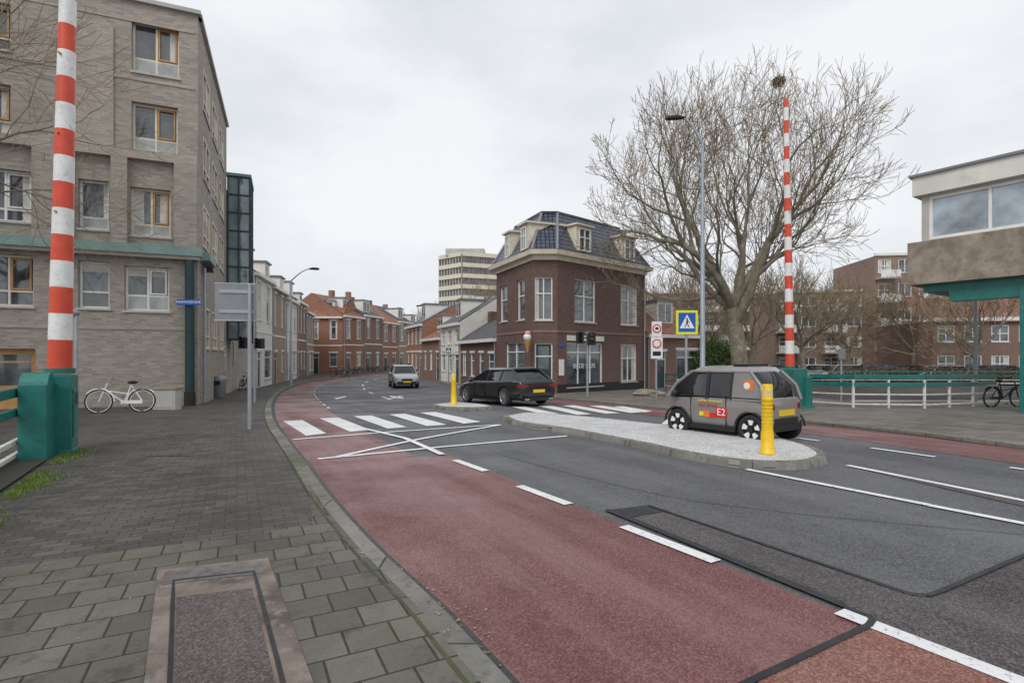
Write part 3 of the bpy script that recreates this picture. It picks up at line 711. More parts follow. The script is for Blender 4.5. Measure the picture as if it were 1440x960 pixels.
# ---------------------------------------------------------------- railings
def railing(name,pts,h,teal,white,step=1.6,post=.05,pmat=None):
    o=O(name); pts=[V(p) for p in pts]
    for p0,p1 in zip(pts,pts[1:]):
        L=(p1-p0).length;k=max(1,round(L/step))
        for z,r in teal+white:
            m=m_teal if (z,r) in teal else m_rail
            A=p0+Z*(g(p0.y)+.1+z);C=p1+Z*(g(p1.y)+.1+z)
            uu=(C-A).normalized(); nn=Vector((uu.y,-uu.x,0)).normalized(); up=Vector((0,0,1))
            vs=[q+nn*a*.035+up*b*r for q in (A,C) for a,b in ((-1,-1),(1,-1),(1,1),(-1,1))]
            o['rails'].add(vs,[(0,1,5,4),(1,2,6,5),(2,3,7,6),(3,0,4,7),(0,1,2,3),(4,5,6,7)],m)
        for i in range(k+1):
            q=p0.lerp(p1,i/k); z=g(q.y)
            uu=(p1-p0).normalized(); nn=Vector((uu.y,-uu.x,0))
            o['posts'].obox(q,uu,nn,-post/2,post/2,-.034,.034,z,z+.1+h,pmat or m_rail)
    return o.done(.006)
railing('bridge_railing',[(-7.75,8.55),(-6.2,6.0),(-4.7,3.4),(-1.3,-2.7)],1.0,[(1.04,.07),(.74,.06)],[(.3,.035),(.1,.03)],1.5,.07,m_rail)
sheet('pavement_edge_stone',[(-8.3,9.3),(-7.7,9.3),(-.9,-2.5),(-1.5,-2.5)],.13,m_kerb)
r1=[P(936,549,.1),P(1000,556,.1),P(1092,566,.1)]
railing('bridge_railing',r1,.95,[(1.0,.05),(.62,.03)],[(.3,.02)],1.5,.06,m_teal)
r2=[P(1140,569,.1),P(1200,573,.1),P(1300,574,.1),P(1400,570,.1)]
railing('bridge_railing',r2,.95,[(1.04,.07),(.78,.07)],[(.45,.02),(.12,.02)],1.35,.06,m_rail)
railing('quay_railing',[(14.2,CN1+.5),(60,CN1+.5)],.9,[(.95,.04),(.6,.03)],[(.3,.02)],2.5,.06,m_teal)
# ---------------------------------------------------------------- bollards
m_refl=M('reflective_band',(.75,.6,.25),.3,0,.2,30)
def bollard(px,py,h,r,lift):
    q=P(px,py,lift); z=g(q.y)+lift; o=O('yellow_bollard')
    o['body'].lathe((q.x,q.y,z),(0,0,1),[(r*1.5,0),(r*1.5,.03),(r*1.2,.045),(r*1.15,h*.3),(r*1.0,h*.36),(r*.98,h*.76),(r*1.04,h*.765),(r*1.04,h*.79),(r*.98,h*.80),(r*.97,h*.985),(r*.85,h),(0,h)],28,m_yel)
    for k in range(7): o['ribs'].lathe((q.x,q.y,z+h*(.38+k*.055)),(0,0,1),[(r*.97,0),(r*1.05,.01),(r*1.05,.016),(r*.97,.026)],28,m_yel)
    o['sleeve'].lathe((q.x,q.y,z+h*.83),(0,0,1),[(r*.99,0),(r*.99,h*.1)],28,m_refl)
    o.done()
bollard(1079,637,1.12,.085,.12); bollard(638,568,1.12,.09,.12)
# ---------------------------------------------------------------- signs, lamps
def lamp(px,pyb,Y,ztop,dirx,reach,r,rise):
    x=at(px,Y); z=g(Y)+.1; o=O('street_lamp')
    path=[(x,Y,z),(x,Y,z+1.2),(x,Y,z+1.25),(x,Y,ztop-rise*1.0)]
    o['pole'].tube(path,[r*1.3,r*1.3,r,r*.6],12,m_pole)
    arc=[];
    for k in range(9):
        t=k/8; arc.append((x+dirx*reach*t,Y,ztop-rise+rise*math.sin(t*math.pi/2)))
    o['arm'].tube(arc,[r*.6-(r*.25)*k/8 for k in range(9)],8,m_pole)
    e=arc[-1]; o['head'].tube([(e[0]-dirx*.15,Y,e[2]),(e[0]+dirx*.1,Y,e[2]+.02),(e[0]+dirx*.5,Y,e[2]+.0),(e[0]+dirx*.62,Y,e[2]-.03)],[.05,.1,.1,.03],10,m_blk)
    o.done()
lamp(988,560,21,zat(166,21),-1,.85,.1,1.0)
lamp(409,541,40,zat(378,40),1,1.5,.09,.9)
lamp(607,520,70,zat(430,70),-1,1.4,.09,.9)
lamp(632,520,64,zat(432,64),-1,1.0,.09,.9)
def pole(o,px,Y,zt,r,m=m_galv): 
    x=at(px,Y); o['post'].cyl((x,Y,g(Y)),(x,Y,zt),r,m,seg=12); return x
q=P(351,603,.1); o=O('traffic_sign'); x=pole(o,351,q.y,zat(400,q.y),.042)
uu=Vector((.98,.2,0)).normalized();nn=Vector((uu.y,-uu.x,0))
k=q.y/F
o['plate'].obox((x,q.y,0),uu,nn,-46*k,7*k,-.075,-.05,zat(450,q.y),zat(399,q.y),m_signback)
o['rim'].obox((x,q.y,0),uu,nn,-46.5*k,7.5*k,-.08,-.045,zat(399,q.y),zat(398,q.y),m_galv); o['rim'].obox((x,q.y,0),uu,nn,-46.5*k,7.5*k,-.08,-.045,zat(451,q.y),zat(450,q.y),m_galv)
for zz in (410,438): o['bracket'].obox((x,q.y,0),uu,nn,-40*k,5*k,-.05,-.03,zat(zz,q.y)-.03,zat(zz,q.y)+.03,m_galv)
o.done(.004)
def signal(px,pyb,y0,y1,heads,lift=.1):
    q=P(px,pyb,lift); Y=q.y; o=O('traffic_light'); pole(o,px,Y,zat(y0,Y),.055,m_pole)
    for (hx,hy0,hy1,w,front) in heads:
        x=at(hx,Y); z0=zat(hy1,Y);z1=zat(hy0,Y); o['head'].box(x-w,x+w,Y-.22,Y-.03,z0,z1,m_blk)
        for i in range(3):
            zc=z0+(z1-z0)*(i+.5)/3; rr=(z1-z0)/8
            if front: o['lens'].cyl((x,Y-.22,zc),(x,Y-.235,zc),rr,[m_dpole,m_wood,m_tail][i],seg=12)
            o['visor'].tube([(x,Y-.22,zc+rr*.3),(x,Y-.36,zc+rr*.5)],rr*1.15,10,m_blk,caps=False)
        o['arm'].box(min(x,at(px,Y)),max(x,at(px,Y)),Y-.05,Y-.0,(z0+z1)/2-.03,(z0+z1)/2+.03,m_blk)
    o.done()
signal(826,557,466,0,[(815,467,483,.18,False),(831,468,485,.2,True)])
signal(358,566,478,0,[(345,474,490,.16,False),(367,476,490,.16,False)])
def ped(px,Y,y0,y1):
    o=O('pedestrian_crossing_sign'); x=pole(o,px,Y,zat(y0,Y),.05); z0=zat(y1,Y);z1=zat(y0,Y); c=(z0+z1)/2; k=(z1-z0)/2
    o['plate'].box(x-k*.9,x+k*.9,Y-.09,Y-.06,z0,z1,m_lime)
    o['panel'].box(x-k*.72,x+k*.72,Y-.096,Y-.09,c-k*.8,c+k*.8,m_blue)
    o['triangle'].face([(x-k*.62,Y-.099,c-k*.5),(x+k*.62,Y-.099,c-k*.5),(x,Y-.099,c+k*.65)],m_swh)
    f=o['figure']; y=Y-.102
    f.ball((x,y,c+k*.28),k*.08,m_blk,(1,.1,1))
    f.face([(x-k*.06,y,c+k*.18),(x+k*.09,y,c+k*.18),(x+k*.06,y,c-k*.12),(x-k*.08,y,c-k*.12)],m_blk)
    f.face([(x-k*.08,y,c-k*.12),(x,y,c-k*.12),(x-k*.14,y,c-k*.42),(x-k*.22,y,c-k*.42)],m_blk)
    f.face([(x,y,c-k*.12),(x+k*.07,y,c-k*.12),(x+k*.2,y,c-k*.42),(x+k*.12,y,c-k*.42)],m_blk)
    f.face([(x+k*.07,y,c+k*.15),(x+k*.22,y,c-k*.02),(x+k*.19,y,c-k*.05),(x+k*.05,y,c+k*.08)],m_blk)
    o.done()
ped(965,20.5,436.5,470)
ped(631,44,488,498)
o=O('traffic_sign'); Y=24.0; x=pole(o,923,Y,zat(453,Y),.04)
o['plate'].box(x-.22,x+.22,Y-.07,Y-.05,zat(473,Y),zat(452,Y),m_swh)
def disc(o,x,Y,z,r,rim=m_sred,inn=m_swh):
    o['disc'].cyl((x,Y-.075,z),(x,Y-.09,z),r,rim,seg=28); o['disc_face'].cyl((x,Y-.09,z),(x,Y-.094,z),r*.74,inn,seg=28)
disc(o,x,Y,zat(462,Y),.19)
o['board'].box(x-.26,x+.26,Y-.07,Y-.05,zat(504,Y),zat(474,Y),m_swh)
disc(o,x,Y,zat(483,Y),.2,m_sred,m_swh)
o['glyph'].box(x-.07,x+.07,Y-.1,Y-.095,zat(463.5,Y),zat(460,Y),m_blk); o['glyph'].box(x-.18,x+.18,Y-.076,Y-.07,zat(500,Y),zat(494,Y),m_blk)
o.done()
o=O('traffic_sign'); Y=21.0; x=pole(o,1183,Y,zat(488,Y),.035); o['plate'].box(x-.14,x+.14,Y-.06,Y-.045,zat(505,Y),zat(490,Y),m_signback); o.done()
o=O('flag_pole'); Y=21.3; x=pole(o,1372,Y,zat(415,Y),.06,m_pole); o['cap'].ball((x,Y,zat(415,Y)),.08,m_pole); o.done()
o=O('street_lamp'); Y=12.5; x=pole(o,107,Y,zat(435,Y),.04); o['head'].ball((x-.1,Y,zat(440,Y)),.14,m_signback,(1.2,.9,.8)); o.done()
q=P(236,575,.1); o=O('utility_box'); o['body'].box(q.x-.36,q.x+.36,q.y-.2,q.y+.15,g(q.y)+.1,g(q.y)+.75,m_concL); o['lid'].box(q.x-.39,q.x+.39,q.y-.23,q.y+.18,g(q.y)+.75,g(q.y)+.8,m_conc)
o['door'].box(q.x-.3,q.x+.3,q.y-.212,q.y-.2,g(q.y)+.18,g(q.y)+.7,m_concL); o.done(.01)
q=P(309,560,.1); o=O('litter_bin'); z=g(q.y)+.1
o['body'].lathe((q.x,q.y,z),(0,0,1),[(.2,.05),(.24,.1),(.27,.8),(.28,.85),(.22,.98),(.05,1.05),(0,1.05)],18,m_signback); o['opening'].box(q.x-.14,q.x+.14,q.y-.29,q.y-.2,z+.62,z+.78,m_blk); o.done()
# ---------------------------------------------------------------- bicycles
def bicycle(name,x,Y,ang,mat,lean=.12):
    z=g(Y)+.1
    mw=Matrix.Translation((x,Y,z))@Matrix.Rotation(ang,4,'Z')@Matrix.Rotation(lean,4,'X')
    o=O(name,mw); r=.34
    for wx in (-.53,.56):
        circ=[(wx+r*math.cos(t*math.pi/14),0,r+.0+r*math.sin(t*math.pi/14)) for t in range(29)]
        o['tyres'].tube(circ,.022,6,m_tyre,caps=False)
        circ=[(wx+(r-.03)*math.cos(t*math.pi/14),0,r+(r-.03)*math.sin(t*math.pi/14)) for t in range(29)]
        o['rims'].tube(circ,.012,5,mat,caps=False)
        for t in range(14):
            o['spokes'].cyl((wx,0,r),(wx+(r-.03)*math.cos(t*math.pi/7),0,r+(r-.03)*math.sin(t*math.pi/7)),.0025,m_galv,seg=3,caps=False)
        arc=[(wx+(r+.045)*math.cos(t*math.pi/14),0,r+(r+.045)*math.sin(t*math.pi/14)) for t in (range(0,12) if wx<0 else range(3,15))]
        o['mudguards'].tube(arc,.022,5,mat,caps=False)
    f=o['frame']; bb=(-.08,0,.3); seat=(-.24,0,.82); hd=(.36,0,.88); hb=(.4,0,.66)
    for a,c in ((bb,seat),(bb,hb),((-.2,0,.55),hb),(hd,(.56,0,r)),(bb,(-.53,0,r)),(seat,(-.53,0,r))): f.cyl(a,c,.018,mat,seg=8)
    f.cyl(hd,(.33,0,1.05),.014,m_galv,seg=8)
    o['handlebar'].tube([(.18,.28,1.02),(.3,.24,1.06),(.34,.08,1.06),(.34,-.08,1.06),(.3,-.24,1.06),(.18,-.28,1.02)],.013,6,m_galv)
    o['saddle'].ball((-.27,0,.9),.13,m_blk,(1.1,.7,.4)); f.cyl(seat,(-.27,0,.88),.013,m_galv,seg=6)
    o['rack'].box(-.72,-.3,-.06,.06,.73,.75,m_galv); o['chaincase'].obox((0,0,0),(1,0,0),(0,1,0),-.55,-.0,.03,.05,.26,.36,mat)
    o['crank'].cyl((-.08,-.1,.3),(-.08,.1,.3),.015,m_galv,seg=6); o['crank'].box(-.1,-.06,-.17,-.09,.12,.15,m_blk);o['crank'].box(-.1,-.06,.09,.17,.45,.48,m_blk)
    o.done()
q=P(170,580,.1); bicycle('bicycle',q.x,q.y,math.radians(200),m_bikew,.1)
q=P(1412,572,.1); bicycle('bicycle',q.x,q.y,math.radians(10),m_blk,.06)
q=P(342,549,.1); bicycle('bicycle',q.x,q.y,math.radians(100),m_blk)
for i in range(9): bicycle('bicycle',at(480+i*8,58+i*2.2),58+i*2.2-1,math.radians(35+i*4),[m_blk,m_signback,m_dpole][i%3])
# ---------------------------------------------------------------- people (distant)
def person(x,Y,ang,coat,z=None):
    z=g(Y)+.1 if z is None else z
    J=[(0,0,.95,.14),(0,0,1.2,.13),(0,0,1.4,.15),(0,0,1.52,.055),(0,.01,1.62,.09),(0,.01,1.72,.075)]
    E=[(0,1),(1,2),(2,3),(3,4),(4,5)]
    for sd in (-1,1):
        b=len(J); st=sd*.14
        J+=[(sd*.19,0,1.41,.06),(sd*.24,-.02-st*.4,1.14,.045),(sd*.23,.08-st*.6,.9,.033),(sd*.23,.1-st*.6,.81,.035),
            (sd*.09,0,.88,.095),(sd*.1,st+.04,.5,.062),(sd*.1,st*1.5-.03,.09,.045),(sd*.1,st*1.5+.14,.04,.035)]
        E+=[(2,b),(b,b+1),(b+1,b+2),(b+2,b+3),(0,b+4),(b+4,b+5),(b+5,b+6),(b+6,b+7)]
    me=bpy.data.meshes.new('sk'); me.from_pydata([j[:3] for j in J],E,[]); ob=bpy.data.objects.new('sk',me); sc.collection.objects.link(ob)
    ob.modifiers.new('s','SKIN'); 
    if me.skin_vertices:
        for i,j in enumerate(J): me.skin_vertices[0].data[i].radius=(j[3],j[3]*(.75 if i<3 else 1))
        me.skin_vertices[0].data[0].use_root=True
    sb=ob.modifiers.new('u','SUBSURF'); sb.levels=1
    bpy.context.view_layer.update(); nm=bpy.data.meshes.new_from_object(ob.evaluated_get(bpy.context.evaluated_depsgraph_get())); bpy.data.objects.remove(ob)
    nm.materials.clear()
    for m in (m_skin,coat,m_jean,m_hair,m_blk): nm.materials.append(m)
    for p in nm.polygons:
        c=p.center; p.use_smooth=True
        p.material_index=0 if c.z>1.52 and not (c.z>1.66 or c.y<-.02) else 3 if c.z>1.52 else 4 if c.z<.1 else 0 if abs(c.x)>.19 and c.z<.87 else 1 if c.z>.82 else 2
    o=link(bpy.data.objects.new('pedestrian',nm)); o.location=(x,Y,z); o.rotation_euler=(0,0,ang)
try:
    person(at(1212,47.5),47.5,1.4,m_coat,-.55); person(at(596,75),75,2.8,m_coat2)
except Exception as e: print('person',e)
# ---------------------------------------------------------------- cars
def wheel(o,c,r,w,side,style):
    ax=(0,side,0)
    o['tyres'].lathe(c,ax,[(r*.62,-w/2),(r*.93,-w/2),(r,-w*.36),(r,w*.36),(r*.93,w/2),(r*.7,w/2),(r*.68,w*.42)],32,m_tyre)
    o['wheel_well'].lathe(c,ax,[(0,w*.2),(r*.68,w*.2)],24,m_blk)
    o['rims'].lathe(c,ax,[(r*.7,w*.48),(r*.65,w*.5),(r*.63,w*.25)],32,m_alu if style!='ev' else m_black)
    C=Vector(c); nS={'five':5,'multi':10,'ev':5}[style]
    for k in range(nS):
        t=2*math.pi*k/nS+.3; d_=Vector((math.cos(t),0,math.sin(t))); e=Vector((-math.sin(t),0,math.cos(t)))
        w0,w1={'ev':(.025,.065),'multi':(.018,.022),'five':(.03,.05)}[style]
        y0=Vector((0,side*w*.47,0)); y1=Vector((0,side*w*.3,0)); r0=.3 if style=='ev' else .1
        a=C+d_*r*r0;b_=C+d_*r*.66
        vs=[a-e*w0+y0,a+e*w0+y0,b_+e*w1+y0,b_-e*w1+y0,a-e*w0+y1,a+e*w0+y1,b_+e*w1+y1,b_-e*w1+y1]
        o['rims'].add(vs,[(0,1,2,3),(0,1,5,4),(1,2,6,5),(2,3,7,6),(3,0,4,7)],m_alu if style!='ev' else m_swh)
    o['rims'].cyl(C+Vector((0,side*w*.3,0)),C+Vector((0,side*w*.49,0)),r*.16,m_blk if style=='ev' else m_alu,seg=12)
WAG=dict(low=[(-1,.8,.30,.52,.57),(-.975,.88,.2,.62,.655),(-.9,.95,.15,.655,.685),(-.62,.995,.14,.65,.675),(-.2,.985,.14,.625,.645),(.2,.985,.14,.61,.63),(.5,.99,.14,.595,.625),(.7,.97,.14,.55,.59),(.88,.91,.15,.475,.515),(.965,.78,.18,.4,.43),(1,.62,.24,.34,.37)],
         gh=(.50,.10,-.66,-.955,.62,.935,.90,.64),pil=(-.03,-.40))
SUV=dict(low=[(-1,.85,.28,.5,.56),(-.97,.93,.2,.6,.63),(-.85,.98,.16,.63,.66),(-.5,1,.15,.63,.65),(0,1,.15,.62,.64),(.4,1,.15,.61,.64),(.65,.98,.15,.58,.62),(.85,.95,.16,.53,.57),(.96,.87,.18,.45,.48),(1,.76,.22,.38,.42)],
         gh=(.48,.2,-.76,-.95,.62,.95,.9,.72),pil=(-.05,-.45))
EV=dict(low=[(-1,.74,.26,.48,.53),(-.96,.88,.17,.555,.59),(-.84,.98,.14,.58,.61),(-.4,1,.14,.58,.605),(0,1,.14,.575,.6),(.4,1,.14,.575,.6),(.8,.98,.14,.57,.6),(.95,.86,.17,.52,.555),(1,.70,.25,.44,.48)],
         gh=(.92,.46,-.66,-.93,.57,.92,.95,.79),pil=(.10,))
def car(name,loc,head,L,W,Hh,T,paint,wr,wb,wstyle='five',tw=.2):
    mc=name=='microcar'
    head=Vector((head[0],head[1],0)).normalized(); x,y=loc
    zf=g(y+head.y*wb/2); zb=g(y-head.y*wb/2); fw=Vector((head.x,head.y,(zf-zb)/wb)).normalized()
    lt=Z.cross(fw).normalized(); up=fw.cross(lt)
    mw=Matrix(((fw.x,lt.x,up.x,x),(fw.y,lt.y,up.y,y),(fw.z,lt.z,up.z,(zf+zb)/2+.006),(0,0,0,1)))
    o=O(name,mw)
    bm=bmesh.new(); rings=[]
    for (fx,fw_,a,s_,t_) in T['low']:
        X=fx*L/2;w=fw_*W/2;a=a*Hh;s_=s_*Hh;t_=t_*Hh
        hp=[(0,a),(w*.8,a),(w*.965,a+(s_-a)*.12),(w*.99,a+(s_-a)*.45),(w,a+(s_-a)*.72),(w*.955,s_),(w*.88,t_),(w*.4,t_+.025),(0,t_+.03)]
        pts=[(yy,zz) for yy,zz in hp]+[(-yy,zz) for yy,zz in hp[-2:0:-1]]
        rings.append([bm.verts.new((X,yy,zz)) for yy,zz in pts])
    N=len(rings[0])
    for r0,r1 in zip(rings,rings[1:]):
        for k in range(N): bm.faces.new((r0[k],r0[(k+1)%N],r1[(k+1)%N],r1[k]))
    bm.faces.new(rings[0]); bm.faces.new(rings[-1])
    bmesh.ops.recalc_face_normals(bm,faces=bm.faces[:])
    me=bpy.data.meshes.new('body'); bm.to_mesh(me); bm.free(); me.materials.append(paint); me.materials.append(m_blk)
    ob=bpy.data.objects.new('tmpbody',me); sc.collection.objects.link(ob)
    sb=ob.modifiers.new('s','SUBSURF'); sb.levels=2; sb.render_levels=2
    bm=bmesh.new()
    for wx in (-wb/2,wb/2):
        for sd in (-1,1):
            mt=Matrix.Translation((wx,sd*(W/2-.05),wr*1.02))@Matrix.Rotation(math.pi/2,4,'X')
            bmesh.ops.create_cone(bm,cap_ends=True,segments=36,radius1=wr*1.12,radius2=wr*1.12,depth=.5,matrix=mt)
    bmesh.ops.recalc_face_normals(bm,faces=bm.faces[:])
    for f in bm.faces: f.material_index=1
    cm=bpy.data.meshes.new('cut'); bm.to_mesh(cm); bm.free(); cm.materials.append(paint); cm.materials.append(m_blk)
    co=bpy.data.objects.new('tmpcut',cm); sc.collection.objects.link(co)
    bo=ob.modifiers.new('b','BOOLEAN'); bo.operation='DIFFERENCE'; bo.object=co; bo.solver='EXACT'
    bpy.context.view_layer.update(); dg=bpy.context.evaluated_depsgraph_get()
    nm=bpy.data.meshes.new_from_object(ob.evaluated_get(dg))
    bpy.data.objects.remove(ob); bpy.data.objects.remove(co)
    for p_ in nm.polygons: p_.use_smooth=(p_.material_index==0)
    try: nm.set_sharp_from_angle(angle=math.radians(35))
    except Exception: pass
    body=link(bpy.data.objects.new('body',nm)); o.extra.append(body)
    bf,tf,tr_,br,zb_,zt_,wbk,wtk=T['gh']; bf*=L/2;tf*=L/2;tr_*=L/2;br*=L/2;zb_*=Hh;zt_*=Hh; wB=W/2*wbk; wT=W/2*wtk
    def rg(f,r,w,z,bl): 
        a=[(f+bl*(1-(k/2)**2)+0,w*k/2,z) for k in (2,1,0,-1,-2)]; b_=[(r-bl*.6*(1-(k/2)**2),w*k/2,z) for k in (-2,-1,0,1,2)]
        return a+b_
    zm=(zb_+zt_)/2; mb=.09 if mc else .03
    R0=rg(bf,br,wB,zb_-.03,.10); R1=rg((bf+tf)/2+mb,(br+tr_)/2-mb,(wB*.42+wT*.58) if not mc else (wB*.6+wT*.4),zm,.09); R2=rg(tf,tr_,wT,zt_,.07); R3=rg(tf-.12,tr_+.08,wT*.84,zt_+(Hh-zt_)*.72,.05); R4=rg(tf-(.45 if not mc else .3),tr_+(.4 if not mc else .25),wT*.4,Hh,.02)
    vs=R0+R1+R2; fs=[]
    for i in range(2):
        for k in range(10): fs.append((i*10+k,i*10+(k+1)%10,i*10+10+(k+1)%10,i*10+10+k))
    o['glazing'].add(vs,fs,m_cglass,True)
    vs=R2+R3+R4; fs=[]
    for i in range(2):
        for k in range(10): fs.append((i*10+k,i*10+(k+1)%10,i*10+10+(k+1)%10,i*10+10+k))
    fs.append(tuple(range(20,30))); o['roof'].add(vs,fs,paint,True)
    for k in (0,4,5,9):
        rr=1 if mc else .8
        o['pillars'].tube([R0[k],R1[k],R2[k]],[.045*rr,.038*rr,.032*rr],8,paint)
    def side(kf,kr,X,q):
        R=(R0,R1,R2)[q]; a=Vector(R[kf]);c=Vector(R[kr]); t=min(.99,max(.01,(a.x-X)/(a.x-c.x))); return a.lerp(c,t)
    for k,j in ((0,9),(4,5)):
        o['pillars'].tube([R2[k],R2[j]],.028,8,paint)
        o['trim'].tube([Vector(R0[k])+Z*.045,Vector(R0[j])+Z*.045],.014,6,m_blk if mc else m_alu)
        for px_ in T['pil']:
            o['pillars'].tube([side(k,j,px_*L/2,0),side(k,j,px_*L/2,1),side(k,j,px_*L/2,2)],.03 if not mc else .035,6,m_blk)
        if mc:
            sg=1 if k==0 else -1; ov=Vector((0,sg*.012,0))
            Xs=-.36*L/2; a0,a1,a2=[side(k,j,Xs,q)+ov for q in (0,1,2)]; c0_,c1_,c2_=[Vector(R[j])+ov for R in (R0,R1,R2)]
            o['quarter_panel'].add([a0,a1,a2,c0_,c1_,c2_],[(0,1,4,3),(1,2,5,4)],paint,True)
            o['quarter_panel'].tube([a0,a1,a2],.02,6,m_blk)
            o.mid=(a1,c1_)
    for wx in (-wb/2,wb/2):
        for sd in (-1,1): wheel(o,(wx,sd*(W/2-tw/2-.015),wr),wr,tw,sd,wstyle)
    for sd in (-1,1):
        o['sills'].box(-wb/2+wr*1.15,wb/2-wr*1.15,min(sd*(W/2-.1),sd*(W/2-.008)),max(sd*(W/2-.1),sd*(W/2-.008)),Hh*.13,Hh*.19,m_blk)
        mx=bf-.35 if not mc else bf-.25
        o['mirrors'].ball((mx,sd*(W/2+.06),zb_+.06),.1,paint if not mc else m_blk,(.7,1,.65)); 
        for dx_ in ((.05,-.38) if not mc else ()): o['handles'].box(dx_*L/2-.1,dx_*L/2+.1,sd*W/2*.975-.02,sd*W/2*.975+.02,Hh*.555,Hh*.57,paint)
        for dx_ in ((.3,-.03,-.44) if not mc else (.42,-.28)):
            o['shutlines'].box(dx_*L/2-.004,dx_*L/2+.004,sd*W/2*.98-.016,sd*W/2*.98+.016,Hh*.2,Hh*.6,m_blk)
        ya,yb=sorted((sd*W*.26,sd*W*.41)); 
        if not mc:
            o['tail_lights'].box(-L/2-.01,-L/2+.12,ya,yb,Hh*.505,Hh*.55,m_tail); o['tail_lights'].box(-L/2+.03,-L/2+.22,*sorted((sd*W*.38,sd*W*.453)),Hh*.51,Hh*.555,m_tail)
            o['head_lights'].box(L/2-.28,L/2-.03,*sorted((sd*W*.27,sd*W*.43)),Hh*.4,Hh*.46,m_head)
    if not mc:
        o['bumper'].box(-L/2-.005,-L/2+.2,-W*.36,W*.36,Hh*.15,Hh*.24,m_blk); o['bumper'].box(L/2-.2,L/2-.005,-W*.36,W*.36,Hh*.16,Hh*.3,m_blk)
        o['grille'].box(L/2-.15,L/2+.002,-W*.2,W*.2,Hh*.33,Hh*.42,m_blk)
    else:
        o['bumper'].box(-L/2-.0,-L/2+.2,-W*.33,W*.33,Hh*.16,Hh*.25,m_blk); o['bumper'].box(L/2-.2,L/2-.005,-W*.33,W*.33,Hh*.16,Hh*.25,m_blk)
    o['plate'].box(-L/2-.02,-L/2+.1,-.26,.26,Hh*.36,Hh*.435,m_plateY); o['plate'].box(L/2-.05,L/2+.01,-.26,.26,Hh*.25,Hh*.32,m_plateY)
    return o
def cpaint(n,c,r=.3,m=.3): return M(n,c,r,m,.05,3,coat=.8)
pk=cpaint('black_car_paint',(.02,.021,.024)); pwt=cpaint('white_car_paint',(.62,.62,.6),.35,0); pgy=cpaint('taupe_car_paint',(.24,.22,.21),.4,.1); psl=cpaint('silver_car_paint',(.42,.44,.45)); pbl=cpaint('blue_car_paint',(.03,.06,.12)); pgn=cpaint('green_van_paint',(.02,.25,.15),.4,0)
hd=Vector((-.56,.83)).normalized(); rt=Vector((hd.y,-hd.x))
c=Vector((-.30,20.4))+hd*1.46+rt*.9
o=car('estate_car',c,hd,4.94,1.89,1.46,WAG,pk,.355,2.92,'multi')
for sd in (-1,1): o['roof_rails'].tube([(.25,sd*.58,1.40),(.1,sd*.6,1.455),(-1.3,sd*.6,1.45),(-1.5,sd*.58,1.40)],.013,6,m_alu)
o['spoiler'].box(-1.8,-1.55,-.56,.56,1.37,1.40,pk)
for sd in (-1,1): o['exhaust'].box(-2.49,-2.4,min(sd*.45,sd*.65),max(sd*.45,sd*.65),.25,.31,m_alu)
o['light_bar'].box(-2.475,-2.4,-.38,.38,.775,.785,m_tail)
o.done()
hd=Vector((-.56,.83)).normalized(); rt=Vector((hd.y,-hd.x))
c=Vector((4.66,10.45))+hd*.865+rt*.6
o=car('microcar',c,hd,2.41,1.39,1.51,EV,pgy,.285,1.73,'ev',tw=.16)
def dec(part,x0,x1,z0,z1,m,y=.7): o[part].box(x0,x1,y-.02,y+.004,z0,z1,m)
o['rear_panel'].box(-1.2,-1.1,-.42,.42,.38,.5,m_blk)
for sd in (-1,1):
    o['tail_lights'].cyl((-1.1,sd*.46,.72),(-1.195,sd*.46,.72),.07,m_tail,seg=18); o['tail_lights'].cyl((-1.1,sd*.46,.72),(-1.2,sd*.46,.72),.03,m_blk,seg=18)
    o['head_lights'].cyl((1.05,sd*.44,.66),(1.17,sd*.44,.66),.08,m_head,seg=18)
    for wx_ in (-.865,.865): o['arch_trim'].tube([(wx_+.325*math.cos(t*math.pi/12),sd*.684,.29+.325*math.sin(t*math.pi/12)) for t in range(13)],.024,6,m_blk)
    o['corner_guard'].box(*sorted((-1.16,-1.02)),*sorted((sd*.54,sd*.62)),.22,.42,m_blk)
o['roof_box'].box(-.62,-.3,-.36,.36,1.48,1.54,m_blk); o['wiper'].box(-1.14,-1.12,-.2,.2,.9,.93,m_blk)
dec('decal_red',-.36,-.12,.47,.67,m_sred,.698);dec('decal_orange',.04,.16,.45,.58,m_orange,.698);dec('decal_red',-.1,.02,.45,.54,m_sred,.698);dec('decal_yellow',.18,.28,.47,.56,m_yeld,.698)
a1,c1_=o.mid; mid=(Vector(a1)*.4+Vector(c1_)*.6); my=abs(mid.y)
for dx_,r_,e_,mm in ((0,.11,.012,m_orange),(.03,.065,.018,m_swh)):
    o['decal_round'].cyl((mid.x+dx_,my-.03,mid.z),(mid.x+dx_,my+e_,mid.z+.0),r_,mm,seg=24)
for (tx,lx,lz,sz,mm) in (('E2',-.24,.57,.2,m_swh),('Lekker elektrisch',.02,.79,.085,m_yeld),('door de stad',.08,.70,.085,m_sred)):
    t=text(tx,(lx,.704,lz),sz,math.pi,mm,'lettering'); o.extra.append(t)
o.done()
q=P(563,545); o=car('suv',(q.x,q.y+1),Vector((.32,-.95)),4.4,1.85,1.62,SUV,psl,.36,2.65); o.done()
q=P(583,528.5); o=car('car',(q.x,q.y),Vector((.1,-1)),4.3,1.8,1.5,SUV,pk,.33,2.6); o.done()
q=P(629,526); o=car('van',(q.x,q.y),Vector((.1,-1)),4.6,1.9,2.0,SUV,pgn,.35,2.7); o.done()
for (px,Y,pt) in ((1138,50,pwt),(1180,49,psl),(1235,50,pbl),(1258,47,pk),(1392,46.5,pbl),(1090,51,pk),(1320,46.5,psl)):
    o=car('parked_car',(at(px,Y),Y),Vector((-1,.05)),4.2,1.75,1.5,SUV,pt,.32,2.5); o.done()
